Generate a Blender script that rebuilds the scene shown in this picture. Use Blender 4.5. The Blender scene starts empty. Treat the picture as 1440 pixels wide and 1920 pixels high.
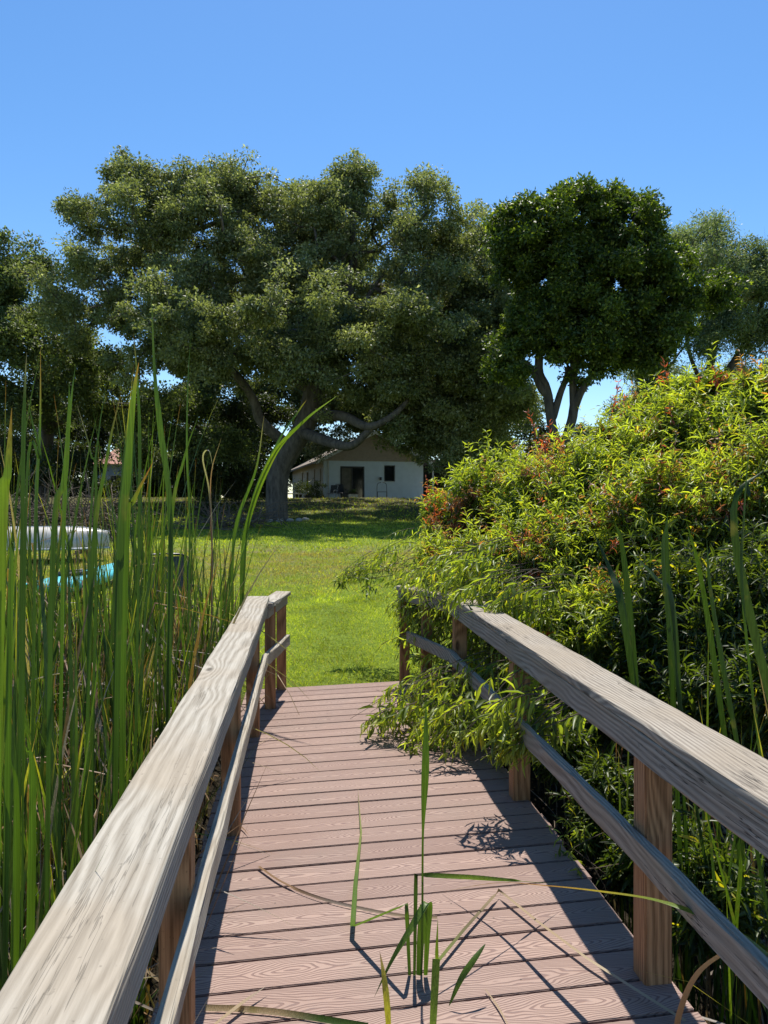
import bpy, bmesh, math, random
import numpy as np
from mathutils import Vector, noise as mnoise
R_ = random.Random(7)
rng = np.random.default_rng(11)
SC = bpy.context.scene
COL = SC.collection

# ------------------------------------------------------------------ camera
FPX = 1442.0
YAW = math.radians(5.86)
PIT = math.radians(-0.397)
CAM = Vector((0, 0, 1.6))
Fh = Vector((math.sin(YAW), math.cos(YAW), 0))
Rt = Vector((math.cos(YAW), -math.sin(YAW), 0))
Fw = Fh * math.cos(PIT) + Vector((0, 0, 1)) * math.sin(PIT)
Up = Rt.cross(Fw).normalized()
cam_d = bpy.data.cameras.new('camera')
cam = bpy.data.objects.new('camera', cam_d)
COL.objects.link(cam)
cam.location = CAM
cam.rotation_euler = Fw.to_track_quat('-Z', 'Y').to_euler()
cam_d.sensor_fit = 'VERTICAL'
cam_d.sensor_height = 36
cam_d.lens = FPX / 1920 * 36
cam_d.clip_start = 0.05
cam_d.clip_end = 3000
SC.camera = cam

# ------------------------------------------------------------------ light
SUNV = Vector((0.083, 0.5, 1.0)).normalized()      # towards the sun
EL = math.asin(SUNV.z)
AZ = math.atan2(SUNV.x, SUNV.y)
world = bpy.data.worlds.new("World")
SC.world = world
world.use_nodes = True
wn = world.node_tree
for n in list(wn.nodes): wn.nodes.remove(n)
sky = wn.nodes.new('ShaderNodeTexSky')
sky.sky_type = 'NISHITA'
sky.sun_disc = False
sky.sun_elevation = EL
sky.sun_rotation = AZ
sky.air_density = 1.0
sky.dust_density = 0.15
sky.ozone_density = 3.0
sky.altitude = 0
bg = wn.nodes.new('ShaderNodeBackground')
bg.inputs['Strength'].default_value = 0.108
out = wn.nodes.new('ShaderNodeOutputWorld')
hs = wn.nodes.new('ShaderNodeHueSaturation')
hs.inputs['Saturation'].default_value = 1.22
hs.inputs['Value'].default_value = 1.12
wn.links.new(sky.outputs[0], hs.inputs['Color'])
wn.links.new(hs.outputs[0], bg.inputs[0])
wn.links.new(bg.outputs[0], out.inputs[0])
sd = bpy.data.lights.new('sun', 'SUN')
sd.energy = 5.0
sd.angle = math.radians(0.55)
sd.color = (1.0, 0.95, 0.87)
sun = bpy.data.objects.new('sun', sd)
COL.objects.link(sun)
sun.rotation_euler = SUNV.to_track_quat('Z', 'Y').to_euler()
sun.location = (5, 20, 40)
vs = SC.view_settings
vs.view_transform = 'Standard'
vs.look = 'None'
vs.exposure = 0.5
vs.gamma = 1.0
vs.use_curve_mapping = False
SC.cycles.max_bounces = 8
SC.cycles.transparent_max_bounces = 6
SC.cycles.transmission_bounces = 4

# ------------------------------------------------------------------ helpers
def W(px, py, d):
    """point seen at photo pixel (px,py) at depth d metres"""
    return CAM + d * (Fw + (px - 720) / FPX * Rt + (960 - py) / FPX * Up)

def tag(o, label=None, cat=None, group=None, kind=None):
    if label: o['label'] = label
    if cat: o['category'] = cat
    if group: o['group'] = group
    if kind: o['kind'] = kind
    return o

def link(name, me, mat=None, parent=None):
    o = bpy.data.objects.new(name, me)
    COL.objects.link(o)
    if mat is not None and me is not None:
        if isinstance(mat, (list, tuple)):
            for m in mat: me.materials.append(m)
        else:
            me.materials.append(mat)
    if parent is not None: o.parent = parent
    return o

def empty(name, loc=(0, 0, 0), rz=0):
    o = bpy.data.objects.new(name, None)
    COL.objects.link(o)
    o.location = loc
    o.rotation_euler = (0, 0, rz)
    o.empty_display_size = 0.2
    return o

def shift_to(o, root):
    """mesh was built in world space; keep it there under root (a plain translated empty)"""
    if root.rotation_euler[2]: raise ValueError
    l = Vector(root.location)
    o.location = -l

def np_mesh(name, V, Fc, tint=None, smooth=False):
    """V (n,3); Fc (m,k) faces all of k corners"""
    me = bpy.data.meshes.new(name)
    V = np.asarray(V, dtype=np.float32); Fc = np.asarray(Fc, dtype=np.int32)
    m, k = Fc.shape
    me.vertices.add(len(V)); me.vertices.foreach_set('co', V.ravel())
    me.loops.add(m * k); me.loops.foreach_set('vertex_index', Fc.ravel())
    me.polygons.add(m)
    me.polygons.foreach_set('loop_start', np.arange(m, dtype=np.int32) * k)
    me.polygons.foreach_set('loop_total', np.full(m, k, dtype=np.int32))
    if smooth: me.polygons.foreach_set('use_smooth', np.ones(m, dtype=bool))
    if tint is not None:
        a = me.color_attributes.new('tint', 'FLOAT_COLOR', 'POINT')
        t = np.ones((len(V), 4), dtype=np.float32); t[:, :3] = tint
        a.data.foreach_set('color', t.ravel())
    me.update()
    me.validate()
    return me

def unit(a):
    return a / np.maximum(np.linalg.norm(a, axis=-1, keepdims=True), 1e-9)

# leaf templates: (along, across, lift), faces
KITE = (np.array([[0, 0, 0], [.45, .5, .06], [1, 0, -.08], [.45, -.5, .06]]), np.array([[0, 1, 2, 3]]))
LANCE = (np.array([[0, 0, 0], [.3, .5, .05], [.3, -.5, .05], [.68, .34, .0], [.68, -.34, .0], [1, 0, -.16],
                   [.3, 0, .0], [.68, 0, -.05]]),
         np.array([[0, 6, 1, 1], [0, 2, 6, 6], [6, 7, 3, 1], [2, 4, 7, 6], [7, 5, 3, 3], [4, 5, 7, 7]]))
LANCE = (np.array([[0, 0, 0], [.22, .36, .05], [.22, -.36, .05], [.55, .46, .0], [.55, -.46, .0], [1, 0.02, -.2], [1, -.02, -.2],
                   [.22, 0, .0], [.55, 0, -.06]]),
         np.array([[0, 7, 1, 1], [0, 2, 7, 7], [7, 8, 3, 1], [2, 4, 8, 7], [8, 6, 5, 3], [4, 6, 8, 8]]))
# keep only clean quads: two long quads each side
LANCE = (np.array([[0, .03, 0], [0, -.03, 0], [.3, .46, .07], [.3, 0, 0], [.3, -.46, .07],
                   [.66, .36, .0], [.66, 0, -.06], [.66, -.36, .0], [1, .02, -.2], [1, -.02, -.2]]),
         np.array([[0, 3, 2, 2], [1, 4, 3, 3], [3, 6, 5, 2], [4, 7, 6, 3], [6, 9, 8, 5], [7, 9, 6, 6]]))

def leaf_arrays(C, D, N, L, Wd, T):
    """instances of template T at C pointing D, face normal ~N"""
    D = unit(D)
    S = unit(np.cross(N, D)); N2 = np.cross(D, S)
    tv, tf = T
    V = (C[:, None, :] + D[:, None, :] * (tv[None, :, 0:1] * L[:, None, None])
         + S[:, None, :] * (tv[None, :, 1:2] * Wd[:, None, None])
         + N2[:, None, :] * (tv[None, :, 2:3] * L[:, None, None]))
    n, k = len(C), len(tv)
    Fc = tf[None, :, :] + (np.arange(n) * k)[:, None, None]
    return V.reshape(-1, 3), Fc.reshape(-1, tf.shape[1])

def leaf_mesh(name, C, D, N, L, Wd, tint, T=KITE):
    V, Fc = leaf_arrays(C, D, N, L, Wd, T)
    tt = np.repeat(tint, len(T[0]), axis=0)
    if Fc.shape[1] == 4 and (Fc[:, 2] == Fc[:, 3]).any():
        tri = Fc[:, 2] == Fc[:, 3]
        q = Fc[~tri]; t = Fc[tri][:, :3]
        # split quads into triangles so one face size serves all
        Fc = np.concatenate([t, q[:, [0, 1, 2]], q[:, [0, 2, 3]]])
    return np_mesh(name, V, Fc, tt)

def tint_mix(n, a, b, c=None, pc=0.0, jit=0.15):
    t = rng.random((n, 1))
    col = np.array(a) * (1 - t) + np.array(b) * t
    if c is not None:
        k = rng.random(n) < pc
        col[k] = np.array(c)
    col = col * (1 + (rng.random((n, 1)) - .5) * 2 * jit)
    return np.clip(col, 0.003, 1)

def tube_arrays(paths, sides=6):
    """paths: list of (pts (k,3), radii (k)); returns quads"""
    VV = []; FF = []; off = 0
    ang = np.arange(sides) * 2 * math.pi / sides
    ca, sa = np.cos(ang), np.sin(ang)
    for pts, rad in paths:
        pts = np.asarray(pts, float); rad = np.asarray(rad, float)
        k = len(pts)
        tan = np.gradient(pts, axis=0); tan = unit(tan)
        ref = np.array([0, 0, 1.0]) if abs(tan[0][2]) < .9 else np.array([1.0, 0, 0])
        s = unit(np.cross(tan, ref)); u = np.cross(s, tan)
        ring = pts[:, None, :] + rad[:, None, None] * (ca[None, :, None] * s[:, None, :] + sa[None, :, None] * u[:, None, :])
        VV.append(ring.reshape(-1, 3))
        i = np.arange(k - 1)[:, None] * sides; j = np.arange(sides)[None, :]; j2 = (j + 1) % sides
        q = np.stack([i + j, i + j2, i + sides + j2, i + sides + j], -1).reshape(-1, 4) + off
        FF.append(q); off += k * sides
    return np.concatenate(VV), np.concatenate(FF)

def smooth_path(pts, n=8):
    """Catmull-Rom through pts"""
    P = [np.array(p, float) for p in pts]
    P = [2 * P[0] - P[1]] + P + [2 * P[-1] - P[-2]]
    res = []
    for i in range(1, len(P) - 2):
        for t in np.linspace(0, 1, n, endpoint=False):
            a, b, c, d = P[i - 1], P[i], P[i + 1], P[i + 2]
            res.append(.5 * ((2 * b) + (-a + c) * t + (2 * a - 5 * b + 4 * c - d) * t * t + (-a + 3 * b - 3 * c + d) * t ** 3))
    res.append(P[-2])
    return np.array(res)

def add_box(bm, x0, x1, y0, y1, z0, z1):
    vs_ = [bm.verts.new((x, y, z)) for z in (z0, z1) for y in (y0, y1) for x in (x0, x1)]
    for f in ((0, 2, 3, 1), (4, 5, 7, 6), (0, 1, 5, 4), (2, 6, 7, 3), (0, 4, 6, 2), (1, 3, 7, 5)):
        bm.faces.new([vs_[i] for i in f])
    return vs_

def bm_obj(name, bm, mat, parent=None, bevel=0, smooth=False):
    if bevel:
        bmesh.ops.bevel(bm, geom=list(bm.edges), offset=bevel, segments=2, affect='EDGES', profile=.6)
    bmesh.ops.recalc_face_normals(bm, faces=bm.faces)
    me = bpy.data.meshes.new(name); bm.to_mesh(me); bm.free()
    if smooth:
        for p in me.polygons: p.use_smooth = True
    return link(name, me, mat, parent)

def box_obj(name, x0, x1, y0, y1, z0, z1, mat, parent=None, bevel=0.0):
    bm = bmesh.new(); add_box(bm, x0, x1, y0, y1, z0, z1)
    return bm_obj(name, bm, mat, parent, bevel)

# ------------------------------------------------------------------ materials
def new_mat(name):
    m = bpy.data.materials.new(name); m.use_nodes = True
    nt = m.node_tree
    for n in list(nt.nodes): nt.nodes.remove(n)
    o = nt.nodes.new('ShaderNodeOutputMaterial')
    return m, nt, o

class NG:
    def __init__(s, nt): s.nt = nt
    def n(s, t, **kw):
        nd = s.nt.nodes.new(t)
        for k, v in kw.items():
            if k.startswith('i_'):
                nd.inputs[k[2:].replace('_', ' ')].default_value = v
            else: setattr(nd, k, v)
        return nd
    def l(s, a, b): s.nt.links.new(a, b)
    def math(s, op, a, b=None, c=None):
        nd = s.nt.nodes.new('ShaderNodeMath'); nd.operation = op
        for i, v in enumerate((a, b, c)):
            if v is None: continue
            if isinstance(v, (int, float)): nd.inputs[i].default_value = v
            else: s.l(v, nd.inputs[i])
        return nd.outputs[0]
    def ramp(s, fac, stops):
        nd = s.nt.nodes.new('ShaderNodeValToRGB')
        el = nd.color_ramp.elements
        while len(el) < len(stops): el.new(0.5)
        for e, (p, c) in zip(el, stops):
            e.position = p
            e.color = (c, c, c, 1) if isinstance(c, (int, float)) else (*c, 1)
        s.l(fac, nd.inputs[0]); return nd.outputs[0]
    def mix(s, fac, a, b, blend='MIX'):
        nd = s.nt.nodes.new('ShaderNodeMix'); nd.data_type = 'RGBA'; nd.blend_type = blend
        for i, v in ((0, fac), (6, a), (7, b)):
            if isinstance(v, (int, float)): nd.inputs[i].default_value = v
            elif isinstance(v, tuple): nd.inputs[i].default_value = (*v, 1)
            else: s.l(v, nd.inputs[i])
        return nd.outputs[2]

class _O: pass
def leaf_mat(name, rough=.45, trans=.4, tcol=(1.5, 1.5, .6), spec=.4, veins=False):
    m, nt, o = new_mat(name); g = NG(nt)
    at0 = g.n('ShaderNodeAttribute', attribute_name='tint'); at = _O(); at.outputs = {'Color': at0.outputs['Color']}
    if veins:
        tc = g.n('ShaderNodeTexCoord'); mp = g.n('ShaderNodeMapping'); mp.inputs['Scale'].default_value = (260, 260, 3)
        g.l(tc.outputs['Object'], mp.inputs[0]); nz = g.n('ShaderNodeTexNoise', i_Scale=1.0, i_Detail=3.0); g.l(mp.outputs[0], nz.inputs['Vector'])
        n2 = g.n('ShaderNodeTexNoise', i_Scale=9.0, i_Detail=5.0); g.l(tc.outputs['Object'], n2.inputs['Vector'])
        c = g.mix(1.0, at0.outputs['Color'], g.ramp(nz.outputs[0], [(.3, .62), (.7, 1.25)]), 'MULTIPLY')
        c = g.mix(g.ramp(n2.outputs[0], [(.60, 0.0), (.72, .6)]), c, (.20, .17, .05))
        at.outputs['Color'] = c
    b = g.n('ShaderNodeBsdfPrincipled', i_Roughness=rough)
    b.inputs['Specular IOR Level'].default_value = spec
    g.l(at.outputs['Color'], b.inputs['Base Color'])
    tc = g.mix(1.0, at.outputs['Color'], tcol, 'MULTIPLY')
    t = g.n('ShaderNodeBsdfTranslucent'); g.l(tc, t.inputs[0])
    mx = g.n('ShaderNodeMixShader'); mx.inputs[0].default_value = trans
    g.l(b.outputs[0], mx.inputs[1]); g.l(t.outputs[0], mx.inputs[2]); g.l(mx.outputs[0], o.inputs[0])
    return m

M = {}
M['oak_leaf'] = leaf_mat('oak_leaf', .55, .38, (1.4, 1.45, .6), .28)
M['dark_leaf'] = leaf_mat('dark_leaf', .5, .35, (1.7, 1.8, .4), .4)
M['shrub_leaf'] = leaf_mat('shrub_leaf', .42, .5, (1.8, 1.8, .4), .5)
M['cattail'] = leaf_mat('cattail', .42, .36, (1.4, 1.5, .45), .3, True)
M['grass'] = leaf_mat('grass', .5, .5, (1.6, 1.7, .4), .3)
M['dry_leaf'] = leaf_mat('dry_leaf', .7, .25, (1.2, 1.0, .7), .2)

def plain(name, col, rough=.6, metal=0, nscale=8, namt=.25, bump=.0):
    m, nt, o = new_mat(name); g = NG(nt)
    tc = g.n('ShaderNodeTexCoord')
    nz = g.n('ShaderNodeTexNoise', i_Scale=nscale, i_Detail=6.0)
    g.l(tc.outputs['Object'], nz.inputs['Vector'])
    dk = tuple(c * (1 - namt) for c in col); lt = tuple(min(1, c * (1 + namt)) for c in col)
    c = g.ramp(nz.outputs[0], [(.3, dk), (.7, lt)])
    b = g.n('ShaderNodeBsdfPrincipled', i_Roughness=rough, i_Metallic=metal)
    g.l(c, b.inputs['Base Color'])
    if bump:
        bp = g.n('ShaderNodeBump', i_Strength=bump, i_Distance=.02); g.l(nz.outputs[0], bp.inputs['Height'])
        g.l(bp.outputs[0], b.inputs['Normal'])
    g.l(b.outputs[0], o.inputs[0]); return m

def bark(name, a, b_, scale=6):
    m, nt, o = new_mat(name); g = NG(nt)
    tc = g.n('ShaderNodeTexCoord')
    mp = g.n('ShaderNodeMapping'); mp.inputs['Scale'].default_value = (1, 1, .25)
    g.l(tc.outputs['Object'], mp.inputs[0])
    nz = g.n('ShaderNodeTexNoise', i_Scale=scale, i_Detail=8.0, i_Roughness=.7)
    g.l(mp.outputs[0], nz.inputs['Vector'])
    c = g.ramp(nz.outputs[0], [(.35, a), (.65, b_)])
    b = g.n('ShaderNodeBsdfPrincipled', i_Roughness=.9); g.l(c, b.inputs['Base Color'])
    bp = g.n('ShaderNodeBump', i_Strength=.8, i_Distance=.05); g.l(nz.outputs[0], bp.inputs['Height'])
    g.l(bp.outputs[0], b.inputs['Normal']); g.l(b.outputs[0], o.inputs[0]); return m

M['bark'] = bark('oak_bark', (.045, .038, .032), (.15, .13, .11))
M['bark_dark'] = bark('dark_bark', (.03, .026, .022), (.1, .085, .07))
M['twig'] = bark('twig', (.07, .05, .035), (.2, .15, .1), 30)

def wood(name, dark, light, axis='Y', crack=.6, ring=16, tiltx=.05, warm=None, center=(0, 0, 0), stretch=1.0):
    """weathered lumber: growth rings cut along the length, checks and knots"""
    m, nt, o = new_mat(name); g = NG(nt)
    tc = g.n('ShaderNodeTexCoord')
    oi = g.n('ShaderNodeObjectInfo')
    sep = g.n('ShaderNodeSeparateXYZ'); g.l(tc.outputs['Object'], sep.inputs[0])
    ax = {'X': 0, 'Y': 1, 'Z': 2}[axis]
    L = sep.outputs[ax]; others = [sep.outputs[i] for i in range(3) if i != ax]
    rnd = g.math('MULTIPLY', oi.outputs['Random'], 37.0)
    Ls = g.math('ADD', L, rnd)
    # slow wander of the pith
    cw = g.n('ShaderNodeCombineXYZ'); g.l(g.math('MULTIPLY', Ls, .9 * stretch), cw.inputs[0]); g.l(rnd, cw.inputs[1])
    wz = g.n('ShaderNodeTexNoise', i_Scale=1.0, i_Detail=2.0); g.l(cw.outputs[0], wz.inputs['Vector'])
    ws = g.n('ShaderNodeSeparateXYZ'); g.l(wz.outputs['Color'], ws.inputs[0])
    a = g.math('ADD', others[0], g.math('MULTIPLY', g.math('SUBTRACT', ws.outputs[0], .5), .10))
    b = g.math('ADD', others[1], g.math('MULTIPLY', g.math('SUBTRACT', ws.outputs[1], .5), .07))
    a = g.math('SUBTRACT', a, center[0]); b = g.math('SUBTRACT', b, center[1])
    # knot-like local warps
    cv = g.n('ShaderNodeCombineXYZ'); g.l(g.math('MULTIPLY', Ls, 1.1), cv.inputs[0]); g.l(g.math('MULTIPLY', others[0], 7.), cv.inputs[1]); g.l(g.math('MULTIPLY', others[1], 7.), cv.inputs[2])
    kn = g.n('ShaderNodeTexNoise', i_Scale=1.0, i_Detail=1.5); g.l(cv.outputs[0], kn.inputs['Vector'])
    rad = g.math('SQRT', g.math('ADD', g.math('MULTIPLY', a, a), g.math('MULTIPLY', b, b)))
    rad = g.math('ADD', rad, g.math('MULTIPLY', g.math('SUBTRACT', kn.outputs[0], .5), .045))
    kv = g.n('ShaderNodeCombineXYZ'); g.l(g.math('MULTIPLY', Ls, 1.5), kv.inputs[0]); g.l(g.math('MULTIPLY', others[0], 4.5), kv.inputs[1]); g.l(g.math('MULTIPLY', others[1], 4.5), kv.inputs[2])
    vr = g.n('ShaderNodeTexVoronoi', i_Scale=1.0); g.l(kv.outputs[0], vr.inputs['Vector'])
    bul = g.ramp(vr.outputs['Distance'], [(0.0, 1.0), (.12, .55), (.34, 0.0)])
    rad = g.math('ADD', rad, g.math('MULTIPLY', bul, .035))
    knot = g.ramp(vr.outputs['Distance'], [(.035, 1.0), (.075, 0.0)])
    rg = g.math('SINE', g.math('MULTIPLY', rad, ring * 2 * math.pi))
    rg = g.math('MULTIPLY_ADD', rg, .5, .5)
    # fibre
    cf = g.n('ShaderNodeCombineXYZ'); g.l(g.math('MULTIPLY', Ls, 5.0), cf.inputs[0]); g.l(g.math('MULTIPLY', others[0], 160.), cf.inputs[1]); g.l(g.math('MULTIPLY', others[1], 160.), cf.inputs[2])
    fb = g.n('ShaderNodeTexNoise', i_Scale=1.0, i_Detail=4.0, i_Roughness=.65); g.l(cf.outputs[0], fb.inputs['Vector'])
    # cracks
    cc = g.n('ShaderNodeCombineXYZ'); g.l(g.math('MULTIPLY', Ls, 1.3), cc.inputs[0]); g.l(g.math('MULTIPLY', others[0], 30.), cc.inputs[1]); g.l(g.math('MULTIPLY', others[1], 30.), cc.inputs[2])
    ck = g.n('ShaderNodeTexNoise', i_Scale=1.0, i_Detail=4.0, i_Roughness=.6); g.l(cc.outputs[0], ck.inputs['Vector'])
    ckd = g.math('ABSOLUTE', g.math('SUBTRACT', ck.outputs[0], .5))
    crk = g.ramp(ckd, [(0, 1.0), (.012, 0.0)])
    crm = g.ramp(kn.outputs[0], [(.48, 0.0), (.6, 1.0)])
    crk = g.math('MULTIPLY', g.math('MULTIPLY', crk, crm), crack)
    # colours
    t = g.math('ADD', g.math('MULTIPLY', rg, .30), g.math('MULTIPLY', fb.outputs[0], .78))
    col = g.ramp(t, [(.22, dark), (.72, light)])
    big = g.n('ShaderNodeTexNoise', i_Scale=2.6, i_Detail=4.0); g.l(tc.outputs['Object'], big.inputs['Vector'])
    if warm: col = g.mix(g.ramp(big.outputs[0], [(.42, 0.0), (.62, .75)]), col, g.mix(t, tuple(c * .55 for c in warm), warm))
    col = g.mix(crk, col, tuple(c * .22 for c in dark))
    col = g.mix(g.math('MULTIPLY', knot, .75), col, tuple(c * .35 for c in dark))
    # specks of lichen and grime
    sp = g.n('ShaderNodeTexNoise', i_Scale=55.0, i_Detail=3.0); g.l(tc.outputs['Object'], sp.inputs['Vector'])
    col = g.mix(g.ramp(sp.outputs[0], [(.68, 0.0), (.76, .4)]), col, tuple(c * .4 for c in dark))
    bs = g.n('ShaderNodeBsdfPrincipled', i_Roughness=.85); bs.inputs['Specular IOR Level'].default_value = .2
    g.l(col, bs.inputs['Base Color'])
    h = g.math('SUBTRACT', g.math('ADD', g.math('MULTIPLY', fb.outputs[0], .5), g.math('MULTIPLY', rg, .35)), g.math('MULTIPLY', crk, 1.6))
    bp = g.n('ShaderNodeBump', i_Strength=.55, i_Distance=.004); g.l(h, bp.inputs['Height'])
    g.l(bp.outputs[0], bs.inputs['Normal']); g.l(bs.outputs[0], o.inputs[0]); return m

M['rail_l'] = wood('weathered_rail', (.20, .172, .13), (.415, .38, .315), warm=(.405, .34, .255), ring=80, crack=.4)
M['rail_r'] = wood('weathered_grey_rail', (.115, .092, .07), (.385, .34, .275), warm=(.36, .30, .225), ring=75, crack=.95)
M['post'] = wood('brown_post', (.15, .07, .03), (.50, .265, .13), axis='Z', ring=95, crack=.35)
M['joist'] = wood('joist_wood', (.12, .08, .05), (.25, .18, .12), axis='Y')

def deck_mat():
    PITCH = .173
    m, nt, o = new_mat('composite_deck'); g = NG(nt)
    tc = g.n('ShaderNodeTexCoord')
    sep = g.n('ShaderNodeSeparateXYZ'); g.l(tc.outputs['Object'], sep.inputs[0])
    x = sep.outputs[0]; y = g.math('SUBTRACT', sep.outputs[1], g.math('MULTIPLY', x, .022))
    yb = g.math('DIVIDE', y, PITCH)
    idx = g.math('FLOOR', yb)
    v = g.math('SUBTRACT', g.math('FRACT', yb), .5)
    sx = g.math('ADD', g.math('MULTIPLY', x, 1.15), g.math('MULTIPLY', idx, 7.31))
    cx = g.n('ShaderNodeCombineXYZ'); g.l(sx, cx.inputs[0]); g.l(g.math('MULTIPLY', idx, 3.17), cx.inputs[1])
    n1 = g.n('ShaderNodeTexNoise', i_Scale=1.0, i_Detail=1.0, noise_dimensions='2D'); g.l(cx.outputs[0], n1.inputs['Vector'])
    cx2 = g.n('ShaderNodeCombineXYZ'); g.l(g.math('MULTIPLY', sx, 4.), cx2.inputs[0]); g.l(g.math('MULTIPLY', yb, 2.3), cx2.inputs[1])
    n2 = g.n('ShaderNodeTexNoise', i_Scale=1.0, i_Detail=2.0, noise_dimensions='2D'); g.l(cx2.outputs[0], n2.inputs['Vector'])
    vo = g.math('ADD', v, g.math('MULTIPLY', g.math('SUBTRACT', n1.outputs[0], .5), .5))
    ph = g.math('ADD', g.math('MULTIPLY', n1.outputs[0], 42.0), g.math('MULTIPLY', g.math('POWER', g.math('ABSOLUTE', vo), 1.35), 22.0))
    ph = g.math('ADD', ph, g.math('MULTIPLY', n2.outputs[0], 4.2))
    s = g.math('MULTIPLY_ADD', g.math('SINE', g.math('MULTIPLY', ph, 2 * math.pi)), .5, .5)
    groove = g.ramp(s, [(.62, 0.0), (.9, 1.0)])
    rb = g.n('ShaderNodeTexWhiteNoise', noise_dimensions='1D'); g.l(idx, rb.inputs['W'])
    base = g.ramp(rb.outputs['Value'], [(0, (.25, .158, .122)), (.5, (.30, .196, .152)), (1, (.34, .225, .175))])
    big = g.n('ShaderNodeTexNoise', i_Scale=2.2, i_Detail=7.0, i_Roughness=.65); g.l(tc.outputs['Object'], big.inputs['Vector'])
    base = g.mix(g.ramp(big.outputs[0], [(.35, 0.0), (.7, .45)]), base, (.36, .265, .215))
    fine = g.n('ShaderNodeTexNoise', i_Scale=220.0, i_Detail=2.0); g.l(tc.outputs['Object'], fine.inputs['Vector'])
    base = g.mix(g.ramp(fine.outputs[0], [(.35, .0), (.75, .3)]), base, (.24, .155, .135))
    col = g.mix(g.math('MULTIPLY', groove, .8), base, (.15, .085, .072))
    sp = g.n('ShaderNodeTexVoronoi', i_Scale=9.0); g.l(tc.outputs['Object'], sp.inputs['Vector'])
    col = g.mix(g.ramp(sp.outputs['Distance'], [(.028, .85), (.045, 0.0)]), col, (.04, .03, .025))
    # darker towards the board edges
    ed = g.math('ABSOLUTE', v)
    stn = g.n('ShaderNodeTexNoise', i_Scale=1.1, i_Detail=6.0, i_Roughness=.7); g.l(tc.outputs['Object'], stn.inputs['Vector'])
    col = g.mix(g.ramp(stn.outputs[0], [(.5, 0.0), (.72, .35)]), col, (.13, .095, .075))
    col = g.mix(g.ramp(ed, [(.44, 0.0), (.49, .5)]), col, (.17, .11, .095))
    b = g.n('ShaderNodeBsdfPrincipled'); b.inputs['Specular IOR Level'].default_value = .35
    b.inputs['Roughness'].default_value = .62
    g.l(col, b.inputs['Base Color'])
    h = g.math('SUBTRACT', g.math('MULTIPLY', fine.outputs[0], .25), groove)
    bp = g.n('ShaderNodeBump', i_Strength=.6, i_Distance=.003); g.l(h, bp.inputs['Height'])
    g.l(bp.outputs[0], b.inputs['Normal']); g.l(b.outputs[0], o.inputs[0]); return m
M['deck'] = deck_mat()

def ground_mat():
    m, nt, o = new_mat('lawn_ground'); g = NG(nt)
    tc = g.n('ShaderNodeTexCoord')
    sep = g.n('ShaderNodeSeparateXYZ'); g.l(tc.outputs['Object'], sep.inputs[0])
    n1 = g.n('ShaderNodeTexNoise', i_Scale=.35, i_Detail=6.0, i_Roughness=.6); g.l(tc.outputs['Object'], n1.inputs['Vector'])
    n2 = g.n('ShaderNodeTexNoise', i_Scale=14.0, i_Detail=6.0, i_Roughness=.7); g.l(tc.outputs['Object'], n2.inputs['Vector'])
    n3 = g.n('ShaderNodeTexNoise', i_Scale=1.6, i_Detail=5.0); g.l(tc.outputs['Object'], n3.inputs['Vector'])
    gr = g.ramp(n2.outputs[0], [(.3, (.08, .13, .012)), (.7, (.23, .30, .035))])
    dry = g.ramp(n2.outputs[0], [(.3, (.10, .085, .035)), (.7, (.26, .22, .10))])
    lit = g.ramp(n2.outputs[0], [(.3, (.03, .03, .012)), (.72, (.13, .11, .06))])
    mud = g.ramp(n2.outputs[0], [(.3, (.015, .012, .008)), (.7, (.05, .04, .025))])
    y = g.math('ADD', sep.outputs[1], g.math('MULTIPLY', g.math('SUBTRACT', n1.outputs[0], .5), 5.0))
    # dry band mid-lawn
    band = g.ramp(g.math('DIVIDE', y, 100.), [(.135, 0.0), (.16, 1.0), (.205, 1.0), (.24, 0.0)])
    dryf = g.math('MULTIPLY', band, g.ramp(n3.outputs[0], [(.38, 0.0), (.62, .9)]))
    c = g.mix(dryf, gr, dry)
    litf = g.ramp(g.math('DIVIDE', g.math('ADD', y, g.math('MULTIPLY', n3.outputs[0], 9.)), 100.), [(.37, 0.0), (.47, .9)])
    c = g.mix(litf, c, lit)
    mf = g.ramp(g.math('DIVIDE', g.math('ADD', sep.outputs[1], 2.3), 10.), [(.85, 1.0), (.97, 0.0)])
    c = g.mix(mf, c, mud)
    b = g.n('ShaderNodeBsdfPrincipled', i_Roughness=.95); b.inputs['Specular IOR Level'].default_value = .1
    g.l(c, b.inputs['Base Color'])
    bp = g.n('ShaderNodeBump', i_Strength=1.0, i_Distance=.06); g.l(n2.outputs[0], bp.inputs['Height'])
    g.l(bp.outputs[0], b.inputs['Normal']); g.l(b.outputs[0], o.inputs[0]); return m
M['ground'] = ground_mat()

# ------------------------------------------------------------------ terrain
def gz(x, y):
    if y < 7.0:
        t = min(1, max(0, (y - 2.4) / 4.6)); t = t * t * (3 - 2 * t)
        z = -.6 + .53 * t
    elif y < 36: z = -.07 + .0362 * (y - 7.0)
    elif y < 47: z = .98 + (y - 36) * .105
    else: z = 2.135
    return z

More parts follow.
